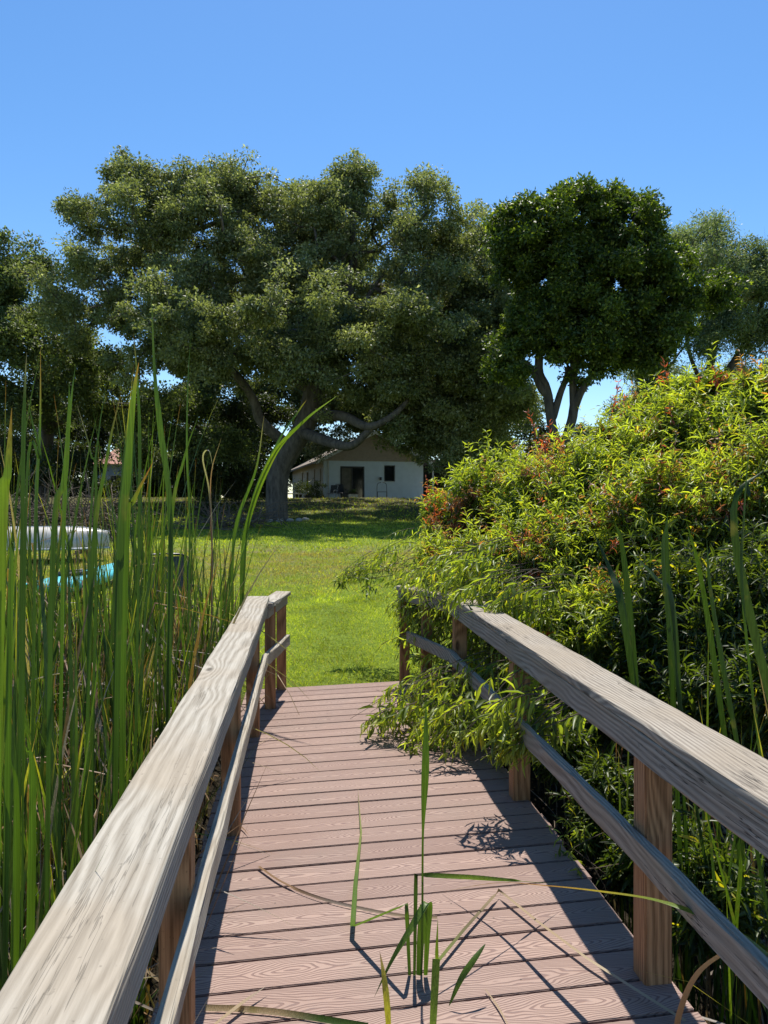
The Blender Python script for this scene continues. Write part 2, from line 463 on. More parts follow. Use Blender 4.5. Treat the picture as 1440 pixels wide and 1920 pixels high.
def build_ground():
    ys = np.concatenate([np.linspace(-30, 3, 8), np.linspace(3.4, 12, 44), np.linspace(12.5, 60, 70), np.linspace(65, 130, 8), np.array([200, 400, 900, 1500])])
    xs = np.concatenate([np.array([-1200, -500, -200, -100, -60]), np.linspace(-40, -9, 22), np.linspace(-8, 10, 73), np.linspace(11, 40, 20), np.array([60, 100, 200, 500, 1200])])
    V = []
    for y in ys:
        for x in xs:
            z = gz(x, y)
            z += .05 * mnoise.noise(Vector((x * .35, y * .35, 0))) + .02 * mnoise.noise(Vector((x * 1.7, y * 1.7, 3)))
            if x > 6 and y > 20: z -= min(3.0, (x - 6) * .08) * min(1, (y - 20) / 15)   # falls away on the right
            V.append((x, y, z))
    nx = len(xs)
    Fc = [(j * nx + i, j * nx + i + 1, (j + 1) * nx + i + 1, (j + 1) * nx + i) for j in range(len(ys) - 1) for i in range(nx - 1)]
    me = np_mesh('ground', np.array(V), np.array(Fc), smooth=True)
    o = link('ground', me, M['ground']); tag(o, kind='structure')
build_ground()

def grass_field():
    Cs = []; Ds = []; Ls = []; Ws = []; Ts = []
    def add(n, x0, x1, y0, y1, l0, l1, w, power=1.0, cond=None):
        x = rng.uniform(x0, x1, n); y = y0 + (y1 - y0) * rng.random(n) ** power
        keep = np.ones(n, bool)
        keep &= ~((y < 6.99) & (x > -.6) & (x < 1.5))
        x = x[keep]; y = y[keep]; n = len(x)
        cl = np.array([mnoise.noise(Vector((a * 1.3, b * 1.3, 5))) for a, b in zip(x[::1], y)])
        z = np.array([gz(a, b) + .05 * mnoise.noise(Vector((a * .35, b * .35, 0))) for a, b in zip(x, y)])
        bare = np.array([mnoise.noise(Vector((a * 2.1, b * 2.1, 9))) for a, b in zip(x, y)])
        k = (rng.random(n) > .5 * np.clip((bare - .25) * 5, 0, 1))
        x, y, z, cl = x[k], y[k], z[k], cl[k]; n = len(x)
        Cs.append(np.stack([x, y, z - .004], 1))
        d = rng.normal(0, .5, (n, 3)); d[:, 2] = rng.uniform(.55, 1.2, n); Ds.append(d)
        ln = rng.uniform(l0, l1, n) * (1 + .35 * cl); Ls.append(ln)
        Ws.append(np.full(n, w) * rng.uniform(.7, 1.3, n))
        t = tint_mix(n, (.18, .235, .03), (.41, .43, .075), (.42, .37, .20), .09, .25)
        dryness = np.clip((y - 12.5) / 3.0, 0, 1) * np.clip((22 - y) / 3.0, 0, 1) * np.clip(.6 + cl * 1.3, 0, 1)
        t *= (1 + .38 * np.clip(cl * 1.6, -1, 1))[:, None]
        pick = rng.random(n) < np.clip(dryness * 1.15, 0, .92)
        t[pick] = tint_mix(pick.sum(), (.22, .19, .08), (.36, .30, .15))
        bank_brown = rng.random(n) < np.clip((y - 32) / 10, 0, .55)  # brown blades, more frequent up the bank
        t[bank_brown] = tint_mix(bank_brown.sum(), (.10, .075, .04), (.24, .18, .10))
        Ts.append(t)
    add(110000, -5.5, 4.0, 6.4, 12.0, .035, .075, .007, 1.0)
    add(70000, -8, 5, 12, 20, .05, .09, .014, 1.2)
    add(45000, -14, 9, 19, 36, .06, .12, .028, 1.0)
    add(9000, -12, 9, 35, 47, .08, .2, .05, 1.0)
    C = np.concatenate(Cs); D = unit(np.concatenate(Ds)); L = np.concatenate(Ls); Wd = np.concatenate(Ws); T = np.concatenate(Ts)
    S = unit(np.cross(D, rng.normal(0, 1, D.shape)))
    tip = C + D * L[:, None]; mid = C + D * (L * .5)[:, None]; tip[:, 2] -= L * .15
    n = len(C)
    V = np.empty((n, 3, 3)); V[:, 0] = C - S * Wd[:, None] * .5; V[:, 1] = C + S * Wd[:, None] * .5; V[:, 2] = tip
    me = np_mesh('grass', V.reshape(-1, 3), np.arange(n * 3).reshape(-1, 3), np.repeat(T, 3, axis=0))
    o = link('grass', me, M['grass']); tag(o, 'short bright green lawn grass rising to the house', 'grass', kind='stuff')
grass_field()

# ------------------------------------------------------------------ boardwalk
XL, XR = -.322, 1.112        # inner faces of the posts
YE = 6.95                    # end of the deck
CT = .028                    # cross fall: right side a little higher
bw = empty('boardwalk', (0, 0, 0))
tag(bw, 'narrow wooden boardwalk with pinkish brown composite deck and weathered grey handrails leading to the lawn', 'boardwalk')

def rail_beam(name, path, w0, w1, z0, z1, mat, seg=.12, wob=.003, seed=0, parent=bw, bev=.008):
    """beam along path [(x,y)], section from inner offset w0 to w1 (x) and z0..z1; x measured to the side of the path"""
    pts = []
    for (a, b) in zip(path[:-1], path[1:]):
        n = max(1, int(math.hypot(b[0] - a[0], b[1] - a[1]) / seg))
        for k in range(n):
            t = k / n; pts.append([a[i] + (b[i] - a[i]) * t for i in range(len(a))])
    pts.append(list(path[-1]))
    sec = [(w0 + bev, z0), (w1 - bev, z0), (w1, z0 + bev), (w1, z1 - bev), (w1 - bev * .3, z1 - bev * .3), (w1 - bev, z1),
           (w0 * .75 + w1 * .25, z1), (w0 * .5 + w1 * .5, z1), (w0 * .25 + w1 * .75, z1),
           (w0 + bev, z1), (w0 + bev * .3, z1 - bev * .3), (w0, z1 - bev), (w0, z0 + bev)]
    V = []; k = len(sec); n = len(pts)
    sec[6], sec[8] = sec[8], sec[6]
    for i, p in enumerate(pts):
        q0 = pts[max(0, i - 1)]; q1 = pts[min(n - 1, i + 1)]
        dx, dy = q1[0] - q0[0], q1[1] - q0[1]; l = math.hypot(dx, dy); nx, ny = dy / l, -dx / l
        dz = p[2] if len(p) > 2 else 0
        for j, (a, z) in enumerate(sec):
            s = p[1] * 2.3 + j * 9.1 + seed
            e = wob * mnoise.noise(Vector((s, seed, j))) * 2
            e2 = wob * mnoise.noise(Vector((p[1] * 6, seed + 5, j * 3.3))) * 1.4
            V.append((p[0] + nx * (a + e), p[1] + ny * (a + e), z + dz + e2))
    Fc = []
    for i in range(n - 1):
        for j in range(k):
            Fc.append((i * k + j, i * k + (j + 1) % k, (i + 1) * k + (j + 1) % k, (i + 1) * k + j))
    bm = bmesh.new()
    vv = [bm.verts.new(v) for v in V]
    for f in Fc: bm.faces.new([vv[i] for i in f])
    bm.faces.new(vv[:k]); bm.faces.new(vv[-k:])
    return bm_obj(name, bm, mat, parent)

def build_boardwalk():
    # deck, with skewed boards, its own small tilt
    PITCH = .173
    bm = bmesh.new()
    rr = random.Random(3)
    for i in range(-6, 42):
        y0 = i * PITCH + .0055; y1 = (i + 1) * PITCH - .0055
        if y1 > YE + .05: break
        dz = rr.uniform(-.002, .002)
        b = bmesh.new()
        add_box(b, XL - .14 + rr.uniform(-.01, .01), XR + .12 + rr.uniform(-.01, .01), y0, y1, -.026 + dz, dz)
        bmesh.ops.bevel(b, geom=list(b.edges), offset=.003, segments=2, affect='EDGES')
        for v in b.verts: v.co.y += v.co.x * .022
        me = bpy.data.meshes.new('t'); b.to_mesh(me); b.free(); bm.from_mesh(me); bpy.data.meshes.remove(me)
    d = bm_obj('deck', bm, M['deck'], bw)
    d.rotation_euler = (0, -CT, math.radians(.45)); d.location = (0, 0, -.012)
    # bearers under the deck
    for x in (XL + .06, (XL + XR) / 2, XR - .06):
        zc = x * CT
        box_obj('joist', x - .02, x + .02, -1.1, YE - .05, -.2 + zc, -.045 + zc, M['joist'], bw)
    # posts
    def post(x0, y, top, zb, w=.09, lean=0):
        bm = bmesh.new(); add_box(bm, x0, x0 + w, y, y + w, zb, top)
        bmesh.ops.bevel(bm, geom=list(bm.edges), offset=.005, segments=2, affect='EDGES')
        for v in bm.verts: v.co.x += lean * (v.co.z)
        p = bm_obj('post', bm, M['post'], bw); return p
    for y in (.55, 2.21, 3.83, 5.45):
        post(XL - .09, y, .855, -1.0, .09, .0)
    for y in (.82, 2.42, 4.03, 5.66):
        post(XR, y, .855, -1.0, .095, 0)
    post(XL - .0, 6.2, .80, -1.0, .085); post(XL + .07, YE - .13, .79, -1.0, .085)
    post(XR - .13, 6.4, .79, -1.0, .085); post(XR - .26, YE - .10, .79, -1.0, .085)
    xl, xr = XL + .046, XR - .035
    # the rails climb slightly towards the far end
    def rp(x, e=-.008): return [(x, -.9, -.008 + e), (x - .002, 2.0, e), (x + .003, 4.0, .012 + e), (x, 6.0, .022 + e)]
    rail_beam('handrail', rp(xl), -.175, 0, .856, .896, M['rail_l'], seed=1, wob=.003)
    rail_beam('fascia_board', rp(xl - .001), -.050, -.012, .758, .854, M['rail_l'], seed=7, wob=.003)
    rail_beam('handrail', rp(xr, .010), 0, .19, .856, .896, M['rail_r'], seed=3, wob=.003)
    rail_beam('fascia_board', rp(xr, .010), .011, .049, .752, .854, M['rail_r'], seed=9, wob=.003)
    # angled returns at the far end
    rail_beam('return_rail', [(xl - .01, 6.0, 0), (xl + .115, YE - .1, 0)], -.10, .035, .815, .853, M['rail_l'], seed=21, wob=.003, seg=.08)
    rail_beam('return_rail', [(xl + .0, 6.0, 0), (xl + .125, YE - .1, 0)], -.04, -.003, .735, .812, M['rail_l'], seed=22, wob=.003, seg=.08)
    rail_beam('return_rail', [(xr + .04, 6.02, .03), (xr - .22, YE - .04, .02)], -.04, .10, .825, .865, M['rail_r'], seed=23, wob=.004, seg=.08)
    rail_beam('return_rail', [(xr + .02, 6.02, .03), (xr - .24, YE - .04, .02)], .0, .037, .735, .822, M['rail_r'], seed=24, wob=.003, seg=.08)
    # lower rails on the inner faces of the posts
    rail_beam('lower_rail', [(XL, -.9), (XL - .003, 3.2), (XL + .003, 5.76), (XL + .155, 6.66, .0)], .001, .04, .410, .50, M['rail_l'], seed=31, wob=.004)
    rail_beam('lower_rail', [(XR - .001, -.9, .015), (XR - .004, 3.2, .02), (XR, 5.7, .02), (XR - .2, 6.6, .02)], -.04, -.001, .408, .50, M['rail_r'], seed=33, wob=.005)
build_boardwalk()

# ------------------------------------------------------------------ trees
def tree(name, label, blobs, limbs, leaf, leafmat, barkmat, nclump, nleaf, csize, ll, lw, tints, seed, group=None, upb=.6, trunk_r=.45, tip_r=.018, cat='tree', droop=0.0, shell=.35, limb_r=(.55, .16), lump=None):
    """blobs [(px,py,rpx,rpy,depth,rdepth)], limbs = list of polylines of world points (first starts at ground)"""
    r = np.random.default_rng(seed)
    BC = []; BR = []
    for (px, py, rx, ry, d, rd) in blobs:
        c = W(px, py, d); BC.append((c.x, c.y, c.z)); BR.append((rx / FPX * d, rd, ry / FPX * d))
    BC = np.array(BC); BR = np.array(BR)
    vol = (BR[:, 0] * BR[:, 1] * BR[:, 2]) ** .68; cnt = np.maximum(6, (nclump * vol / vol.sum()).astype(int))
    cents = []
    for c, R, n in zip(BC, BR, cnt):
        m = max(3, int(n / (9 if lump is None else 5))); u = unit(r.normal(0, 1, (m, 3))); rad = (shell + (1 - shell) * r.random((m, 1)) ** .6) * (.70 + .34 * r.random((m, 1)))
        sc_ = c + u * R * rad; sr = np.min(R) * r.uniform(.16, .5, (m, 1)) + .3 if lump is None else r.uniform(lump[0], lump[1], (m, 1))
        k_ = r.integers(0, m, n); u2 = unit(r.normal(0, 1, (n, 3)) + np.array([0, 0, .25]))
        cents.append(sc_[k_] + u2 * sr[k_] * (.35 + .75 * r.random((n, 1))))
    cents = np.concatenate(cents)
    # skeleton
    root = limbs[0][0]
    nodes = []; parent = []; limbmin = {}
    first = {}
    for li, lp in enumerate(limbs):
        sp = smooth_path(lp, 5)
        for i, p in enumerate(sp):
            if li > 0 and i == 0:
                nn = np.array(nodes); j = int(np.argmin(((nn - p) ** 2).sum(1))); prev = j; continue
            nodes.append(p); parent.append(prev if (i > 0 or li > 0) else -1); prev = len(nodes) - 1
            if li > 0: limbmin[prev] = trunk_r * (limb_r[0] + (limb_r[1] - limb_r[0]) * i / len(sp))
    crown0 = np.array(limbs[0][-1])
    order = np.argsort(((cents - crown0) ** 2).sum(1))
    N = [np.array(p) for p in nodes]
    nlow = max(2, len(smooth_path(limbs[0], 5)) // 2)
    arr = np.zeros((len(N) + len(cents) * 4, 3)); arr[:len(N)] = N; cntn = len(N)
    par = parent[:]
    for k in order:
        c = cents[k]
        dd = arr[nlow:cntn] - c
        dist = np.sqrt((dd ** 2).sum(1)); 
        cost = dist + .35 * np.maximum(0, arr[nlow:cntn][:, 2] - c[2])
        j = int(np.argmin(cost)) + nlow
        a = arr[j]; L = np.linalg.norm(c - a)
        m = max(1, min(4, int(L / .7))); pv = j
        for s in range(1, m + 1):
            t = s / m; p = a + (c - a) * t
            p = p + r.normal(0, .05 * L, 3) * (0 if s == m else 1); p[2] += .10 * L * math.sin(t * math.pi)
            if cntn >= len(arr): break
            arr[cntn] = p; par.append(pv); pv = cntn; cntn += 1
    # radii by pipe model
    rad = np.zeros(cntn); ch = [[] for _ in range(cntn)]
    for i in range(cntn):
        if par[i] >= 0: ch[par[i]].append(i)
    ex = 2.35
    acc = np.zeros(cntn)
    for i in range(cntn - 1, -1, -1):
        if not ch[i]: acc[i] += tip_r ** ex
        if par[i] >= 0: acc[par[i]] += acc[i]
    # nodes of later limbs may have smaller ids than their children only; ok
    rad = acc ** (1 / ex); sc = trunk_r / max(rad[nlow], 1e-6)
    rad = np.where(rad > tip_r * 3, rad * (1 + (sc - 1) * np.clip((rad - tip_r * 3) / max(1e-6, rad.max() - tip_r * 3), 0, 1)), rad)
    rad[:nlow] = np.maximum(rad[:nlow], trunk_r); rad[0] = trunk_r * 1.45
    if nlow > 1: rad[1] = trunk_r * 1.12
    for i_, v_ in limbmin.items(): rad[i_] = max(rad[i_], v_)
    paths = []
    seen = set()
    for i in range(cntn):
        if par[i] < 0:
            pass
    # chains: follow the thickest child
    starts = [(0, None)]
    while starts:
        s, p0 = starts.pop()
        pts = []; rd = []
        if p0 is not None: pts.append(arr[p0]); rd.append(min(rad[p0], rad[s] * 1.15))
        cur = s
        while True:
            pts.append(arr[cur]); rd.append(rad[cur])
            if not ch[cur]: break
            kids = sorted(ch[cur], key=lambda q: -rad[q])
            for q in kids[1:]: starts.append((q, cur))
            cur = kids[0]
        if len(pts) > 1: paths.append((np.array(pts), np.array(rd)))
    V, Fc = tube_arrays(paths, 7)
    rt = empty(name, tuple(root)); tag(rt, label, cat, group)
    o = link('trunk', np_mesh('trunk', V, Fc, smooth=True), barkmat, rt); shift_to(o, rt)
    # leaves
    n = len(cents) * nleaf
    cs = csize * (.6 + .8 * r.random(len(cents)))
    ci = np.repeat(np.arange(len(cents)), nleaf)
    u = unit(r.normal(0, 1, (n, 3))) * (r.random((n, 1)) ** .55)
    C = cents[ci] + u * cs[ci][:, None] * np.array([1, 1, .7])
    C[:, 2] += droop * r.random(n) * -1
    D = unit(u * .7 + r.normal(0, .6, (n, 3)) + np.array([0, 0, -.15]))
    Nn = unit(r.normal(0, 1, (n, 3)) * .75 + np.array([0, 0, upb]))
    t = r.random((n, 1)) ; cl = r.random((len(cents), 1))[ci]
    mixv = np.clip(.55 * cl + .45 * t, 0, 1)
    col = np.array(tints[0]) * (1 - mixv) + np.array(tints[1]) * mixv
    if len(tints) > 2:
        kk = r.random(n) < tints[3]; col[kk] = np.array(tints[2])
    col *= (.8 + .4 * r.random((n, 1)))
    L = ll * (.65 + .7 * r.random(n)); Wd = lw * (.65 + .7 * r.random(n))
    me = leaf_mesh('crown', C, D, Nn, L, Wd, col)
    o = link('crown', me, leafmat, rt); shift_to(o, rt)
    return rt

def P3(px, py, d):
    p = W(px, py, d); return (p.x, p.y, p.z)
def G3(px, d, up=0):
    p = W(px, 980, d); return (p.x, p.y, gz(p.x, p.y) + up)

OT = ((.085, .11, .048), (.30, .33, .15), (.46, .48, .34), .05)
tree('live_oak', 'massive spreading live oak with thick leaning trunk in front of the house', [
    (560, 520, 170, 170, 36, 5), (400, 470, 150, 140, 36, 5), (270, 430, 120, 110, 36, 4.5), (250, 355, 52, 48, 36, 2),
    (660, 365, 55, 50, 36, 2), (655, 420, 120, 90, 36, 4), (790, 415, 80, 72, 35, 3), (800, 520, 120, 120, 35, 4), (460, 370, 85, 50, 37, 3), (545, 380, 60, 50, 38, 2), (340, 345, 50, 35, 36, 2),
    (160, 440, 60, 65, 37, 3), (160, 560, 120, 110, 36, 4), (300, 620, 120, 100, 33, 4), (440, 660, 90, 80, 32, 3), (700, 650, 110, 100, 33, 3.5), (850, 650, 90, 90, 33, 3), (590, 640, 90, 60, 33, 3), (690, 325, 25, 22, 36, 1), (470, 610, 75, 38, 30, 3), (600, 560, 75, 35, 30, 3), (670, 650, 65, 40, 31, 3), (540, 690, 60, 30, 31, 2.5),  (655, 335, 34, 28, 36, 1.5), (640, 380, 60, 50, 36, 2), (250, 325, 45, 30, 36, 1.5), (420, 350, 60, 35, 36, 2), (770, 590, 65, 42, 31, 3), (350, 640, 85, 50, 31, 3), (760, 730, 60, 35, 32, 2.5), (745, 800, 42, 20, 32, 1.5), (680, 745, 60, 25, 33, 2), (560, 500, 180, 110, 43, 5), (760, 560, 120, 100, 43, 5), (380, 560, 120, 90, 43, 4), (620, 620, 120, 50, 50, 5), (800, 620, 100, 50, 50, 5), (470, 620, 110, 50, 50, 5)],
     [[G3(520, 35.5, -.3), P3(519, 930, 35.5), P3(524, 880, 35.5), P3(545, 840, 35.3), P3(575, 790, 35), P3(595, 720, 35), P3(640, 640, 35), P3(700, 540, 35)],
      [P3(595, 720, 35), P3(580, 620, 35), P3(540, 540, 35.5), P3(520, 430, 36)],
      [P3(545, 840, 35.3), P3(490, 790, 34.5), P3(470, 740, 34), P3(400, 660, 33.5), P3(300, 610, 34), P3(200, 560, 35)],
      [P3(580, 780, 35), P3(640, 780, 33), P3(690, 800, 32), P3(735, 780, 31.5), P3(770, 745, 32)],
      [P3(565, 810, 35), P3(620, 830, 33), P3(660, 835, 32.5), P3(695, 805, 32), P3(725, 790, 31.5)],
      [P3(590, 740, 35), P3(520, 680, 35), P3(430, 590, 36), P3(330, 500, 36), P3(260, 400, 36)],
      [P3(640, 640, 35), P3(660, 500, 36), P3(660, 380, 36)],
      [P3(620, 670, 35), P3(720, 600, 34), P3(800, 500, 34)]],
     None, M['oak_leaf'], M['bark'], 3700, 150, .5, .15, .075, OT, 5, trunk_r=.5, lump=(.35, 1.3))

tree('oak_tree', 'leafy oak bough mass hanging low over the right end of the house', [
    (900, 520, 70, 90, 37, 3.5), (935, 620, 55, 80, 36, 3), (890, 700, 90, 80, 35, 3), (940, 770, 60, 70, 34, 3), (830, 790, 80, 50, 34, 2.5), (800, 740, 60, 60, 34, 2.5), (900, 830, 60, 45, 36, 2.5), (890, 450, 40, 40, 38, 2), (850, 640, 80, 80, 45, 4), (760, 760, 60, 40, 42, 3), (930, 740, 70, 70, 44, 3), (775, 812, 60, 22, 34, 2), (835, 850, 48, 30, 34, 2), (880, 880, 40, 38, 36, 2), (730, 770, 45, 30, 34, 2)],
     [[G3(905, 40, -.3), P3(905, 880, 40), P3(900, 800, 39), P3(890, 700, 38), P3(900, 600, 37.5), P3(900, 520, 37)],
      [P3(900, 800, 39), P3(840, 780, 36), P3(800, 760, 35)], [P3(895, 740, 38), P3(950, 700, 36)]],
     None, M['oak_leaf'], M['bark'], 1700, 150, .5, .15, .075, OT, 6, trunk_r=.35, lump=(.35, 1.2))

tree('oak_tree', 'shorter oak at the far left edge behind the cattails', [
    (40, 560, 90, 80, 42, 4), (60, 500, 35, 30, 42, 2), (20, 640, 110, 90, 40, 4), (-80, 600, 100, 110, 42, 5), (120, 680, 100, 80, 40, 4), (230, 740, 100, 80, 40, 4), (60, 760, 110, 70, 40, 4), (350, 790, 90, 70, 41, 3), (420, 850, 60, 60, 42, 3), (290, 850, 80, 50, 43, 3)],
     [[G3(80, 43, -.3), P3(80, 880, 43), P3(90, 800, 43), P3(70, 700, 42), P3(60, 600, 42)],
      [P3(90, 800, 43), P3(200, 760, 41), P3(330, 780, 41), P3(410, 830, 42)], [P3(80, 760, 43), P3(-40, 680, 42)]],
     None, M['oak_leaf'], M['bark_dark'], 900, 150, .7, .18, .09, ((.06, .085, .035), (.17, .21, .08), (.3, .36, .1), .08), 8, trunk_r=.35)

tree('laurel_tree', 'dense dark green rounded tree with several forked trunks above the shrub', [
    (1085, 435, 85, 60, 27, 2.2), (1000, 455, 75, 60, 27, 2.2), (1170, 440, 75, 70, 27, 2.2), (960, 490, 30, 40, 27, 1.5), (1050, 530, 105, 90, 27, 2.6), (1180, 540, 95, 85, 27, 2.6), (1120, 620, 110, 55, 27, 2.4),
    (1010, 600, 60, 60, 27, 2.), (1240, 500, 45, 60, 27, 1.6), (1210, 400, 20, 22, 27, .8), (1270, 580, 50, 55, 27, 1.6), (1150, 372, 35, 22, 27, 1.2), (1330, 560, 35, 30, 28, 1.2), (1100, 655, 110, 25, 27, 2), (1220, 630, 60, 40, 27, 1.8), (985, 640, 40, 40, 27, 1.5), (950, 440, 25, 25, 27, 1), (955, 700, 38, 32, 27, 1.3), (1200, 680, 50, 28, 27, 1.5), (1080, 690, 25, 16, 27, 1), (1075, 395, 50, 28, 27, 1.5)],
     [[P3(1052, 905, 27), P3(1050, 850, 27), P3(1035, 800, 27), P3(1025, 730, 27), P3(1010, 690, 27), P3(1020, 600, 27), P3(1040, 500, 27)],
      [P3(1052, 850, 27), P3(1065, 810, 27), P3(1075, 770, 27), P3(1075, 700, 27), P3(1085, 600, 27), P3(1100, 480, 27)],
      [P3(1075, 770, 27), P3(1092, 730, 26.8), P3(1125, 680, 26.8), P3(1170, 600, 27), P3(1200, 500, 27)],
      [P3(1035, 790, 27), P3(1050, 740, 27), P3(1065, 690, 27), P3(1060, 600, 27)],
      [P3(1020, 740, 27), P3(995, 690, 27), P3(970, 670, 27)]],
     None, M['dark_leaf'], M['bark_dark'], 1700, 170, .33, .14, .07, ((.028, .055, .016), (.10, .145, .025), (.24, .29, .05), .12), 9, trunk_r=.17, limb_r=(.9, .3), lump=(.2, .9), tip_r=.012, upb=.3, shell=.5)

FT = ((.10, .14, .07), (.24, .30, .15), (.36, .40, .26), .08)
tree('willow_tree', 'feathery grey green tree standing right of the dark rounded tree', [
    (1300, 450, 55, 45, 33, 2), (1260, 520, 60, 60, 33, 2.5), (1390, 480, 55, 45, 33, 2), (1370, 560, 70, 60, 33, 3), (1440, 560, 60, 90, 33, 3), (1350, 640, 80, 45, 33, 3), (1460, 660, 60, 60, 33, 3), (1500, 520, 50, 70, 33, 3)],
     [[P3(1340, 900, 33), P3(1335, 800, 33), P3(1330, 720, 33), P3(1340, 640, 33), P3(1370, 540, 33)],
      [P3(1335, 760, 33), P3(1290, 650, 33), P3(1290, 520, 33)], [P3(1335, 740, 33), P3(1400, 640, 33), P3(1440, 540, 33)]],
     None, M['oak_leaf'], M['bark_dark'], 620, 150, .6, .15, .045, FT, 12, trunk_r=.2)

tree('willow_tree', 'pale drooping tree seen beneath the dark crown and left of the tall shrub tips', [
    (1190, 690, 50, 35, 34, 2), (1230, 740, 55, 45, 34, 2), (1180, 760, 28, 40, 34, 1.5), (1290, 720, 50, 60, 34, 2), (1240, 800, 60, 60, 34, 2), (1350, 760, 50, 60, 34, 2)],
     [[P3(1225, 930, 34), P3(1222, 850, 34), P3(1215, 760, 34), P3(1205, 690, 34), P3(1190, 650, 34)], [P3(1220, 800, 34), P3(1250, 700, 34), P3(1290, 640, 34)]],
     None, M['oak_leaf'], M['bark_dark'], 300, 130, .5, .15, .045, FT, 13, trunk_r=.16)

# dark understorey trees and bushes beyond the lawn
def bush(name, label, blobs, leafmat, nclump, nleaf, csize, ll, lw, tints, seed, base, cat='bush', group=None):
    return tree(name, label, blobs, [[base, tuple(np.array(base) + np.array((0, 0, .5))), tuple(np.array(base) + np.array((.1, 0, .9)))]], None, leafmat, M['bark_dark'], nclump, nleaf, csize, ll, lw, tints, seed, group, trunk_r=.06, tip_r=.01, cat=cat, shell=.2)
DT = ((.02, .03, .012), (.06, .075, .025))
bush('bush', 'dark bushy undergrowth left of the oak trunk behind the cattails', [(430, 890, 60, 50, 41, 2), (360, 900, 70, 55, 42, 2.5), (460, 800, 40, 60, 42, 2), (400, 950, 60, 22, 38, 1.5)], M['dark_leaf'], 120, 150, .7, .16, .08, DT, 21, G3(400, 42))
bush('bush', 'dark bush at the far left edge above the white boat', [(40, 880, 80, 60, 36, 2.5), (-40, 880, 60, 70, 36, 2.5), (140, 880, 60, 50, 38, 2.5)], M['dark_leaf'], 110, 150, .7, .15, .07, DT, 22, G3(60, 37))
bush('bush', 'tall dark hedge bush behind the brush pile on the far left', [(-60, 850, 80, 60, 52, 3), (60, 850, 80, 50, 52, 3), (150, 860, 50, 45, 53, 3), (180, 800, 60, 40, 54, 3), (60, 800, 100, 45, 55, 3), (-60, 800, 90, 50, 55, 3), (150, 780, 80, 40, 56, 3), (-20, 915, 70, 28, 51, 2), (110, 915, 70, 28, 51, 2), (190, 920, 50, 22, 52, 2)], M['dark_leaf'], 520, 150, .8, .2, .1, DT, 27, G3(60, 52))
bush('bush', 'tall dark hedge bush between the blue grey building and the oak trunk', [(290, 850, 50, 60, 53, 3), (370, 850, 70, 60, 52, 3), (450, 860, 60, 60, 52, 3), (480, 800, 50, 50, 53, 3), (300, 780, 60, 40, 54, 3), (280, 915, 60, 26, 52, 2), (390, 915, 70, 26, 51, 2), (480, 910, 40, 30, 51, 2)], M['dark_leaf'], 380, 150, .8, .2, .1, DT, 28, G3(370, 52))
bush('hedge', 'long low dark hedge closing the back of the yard left of the oak trunk', [(px_, 920, 48, 24, 56, 1.5) for px_ in range(-90, 560, 60)], M['dark_leaf'], 420, 130, .6, .2, .1, DT, 29, G3(200, 56), cat='hedge')
bush('bush', 'dark tall bush at the right corner of the house', [(880, 880, 40, 50, 43, 1.5), (935, 880, 50, 55, 41, 2), (985, 900, 50, 60, 38, 2), (1000, 830, 40, 50, 38, 2)], M['dark_leaf'], 130, 150, .6, .15, .07, DT, 23, G3(930, 41))
bush('bush', 'small round bush by the house corner beside the sliding door', [(594, 921, 12, 14, 48, .5)], M['dark_leaf'], 14, 90, .25, .1, .05, ((.03, .045, .015), (.08, .10, .03)), 24, G3(594, 48))
bush('bush', 'grey leafy sprig bunch hanging in front of the house eave', [(600, 842, 26, 16, 38, 1.0), (640, 815, 20, 12, 38, 1.0)], M['oak_leaf'], 22, 120, .4, .12, .06, ((.10, .11, .07), (.26, .26, .2)), 25, P3(585, 850, 38.5), cat='foliage')

def far_trees():
    specs = [(-90, 96, 12), (70, 100, 14), (220, 96, 13), (380, 105, 13), (800, 110, 12), (900, 100, 11), (980, 105, 9), (1300, 115, 10), (1400, 110, 11), (1520, 105, 12)]
    for i, (px, d, h) in enumerate(specs):
        b = np.array(W(px, 980, d)); b[2] = 1.9 if px < 700 else 0
        p = lambda hx, hz: (b[0] + hx, b[1], b[2] + hz)
        bl = []
        def inv(q):
            v = Vector(q) - CAM; dd = v.dot(Fw); return 720 + v.dot(Rt) / dd * FPX, 960 - v.dot(Up) / dd * FPX, dd
        for hx, hz, rr in ((0, h * .65, h * .38), (-h * .25, h * .45, h * .3), (h * .25, h * .5, h * .3), (0, h * .25, h * .3)):
            x, y, dd = inv(p(hx, hz)); s = rr / dd * FPX
            bl.append((x, y, s, s * .8, dd, rr))
        tree('distant_tree', 'distant green tree on the horizon behind the house and yard', bl, [[tuple(b), p(0, 1.5), p(0, 3)]], None, M['oak_leaf'], M['bark_dark'], 60, 90, 1.5, .5, .3, ((.035, .05, .02), (.10, .125, .045)), 40 + i, 'distant trees on the horizon', trunk_r=.3, cat='tree')
far_trees()

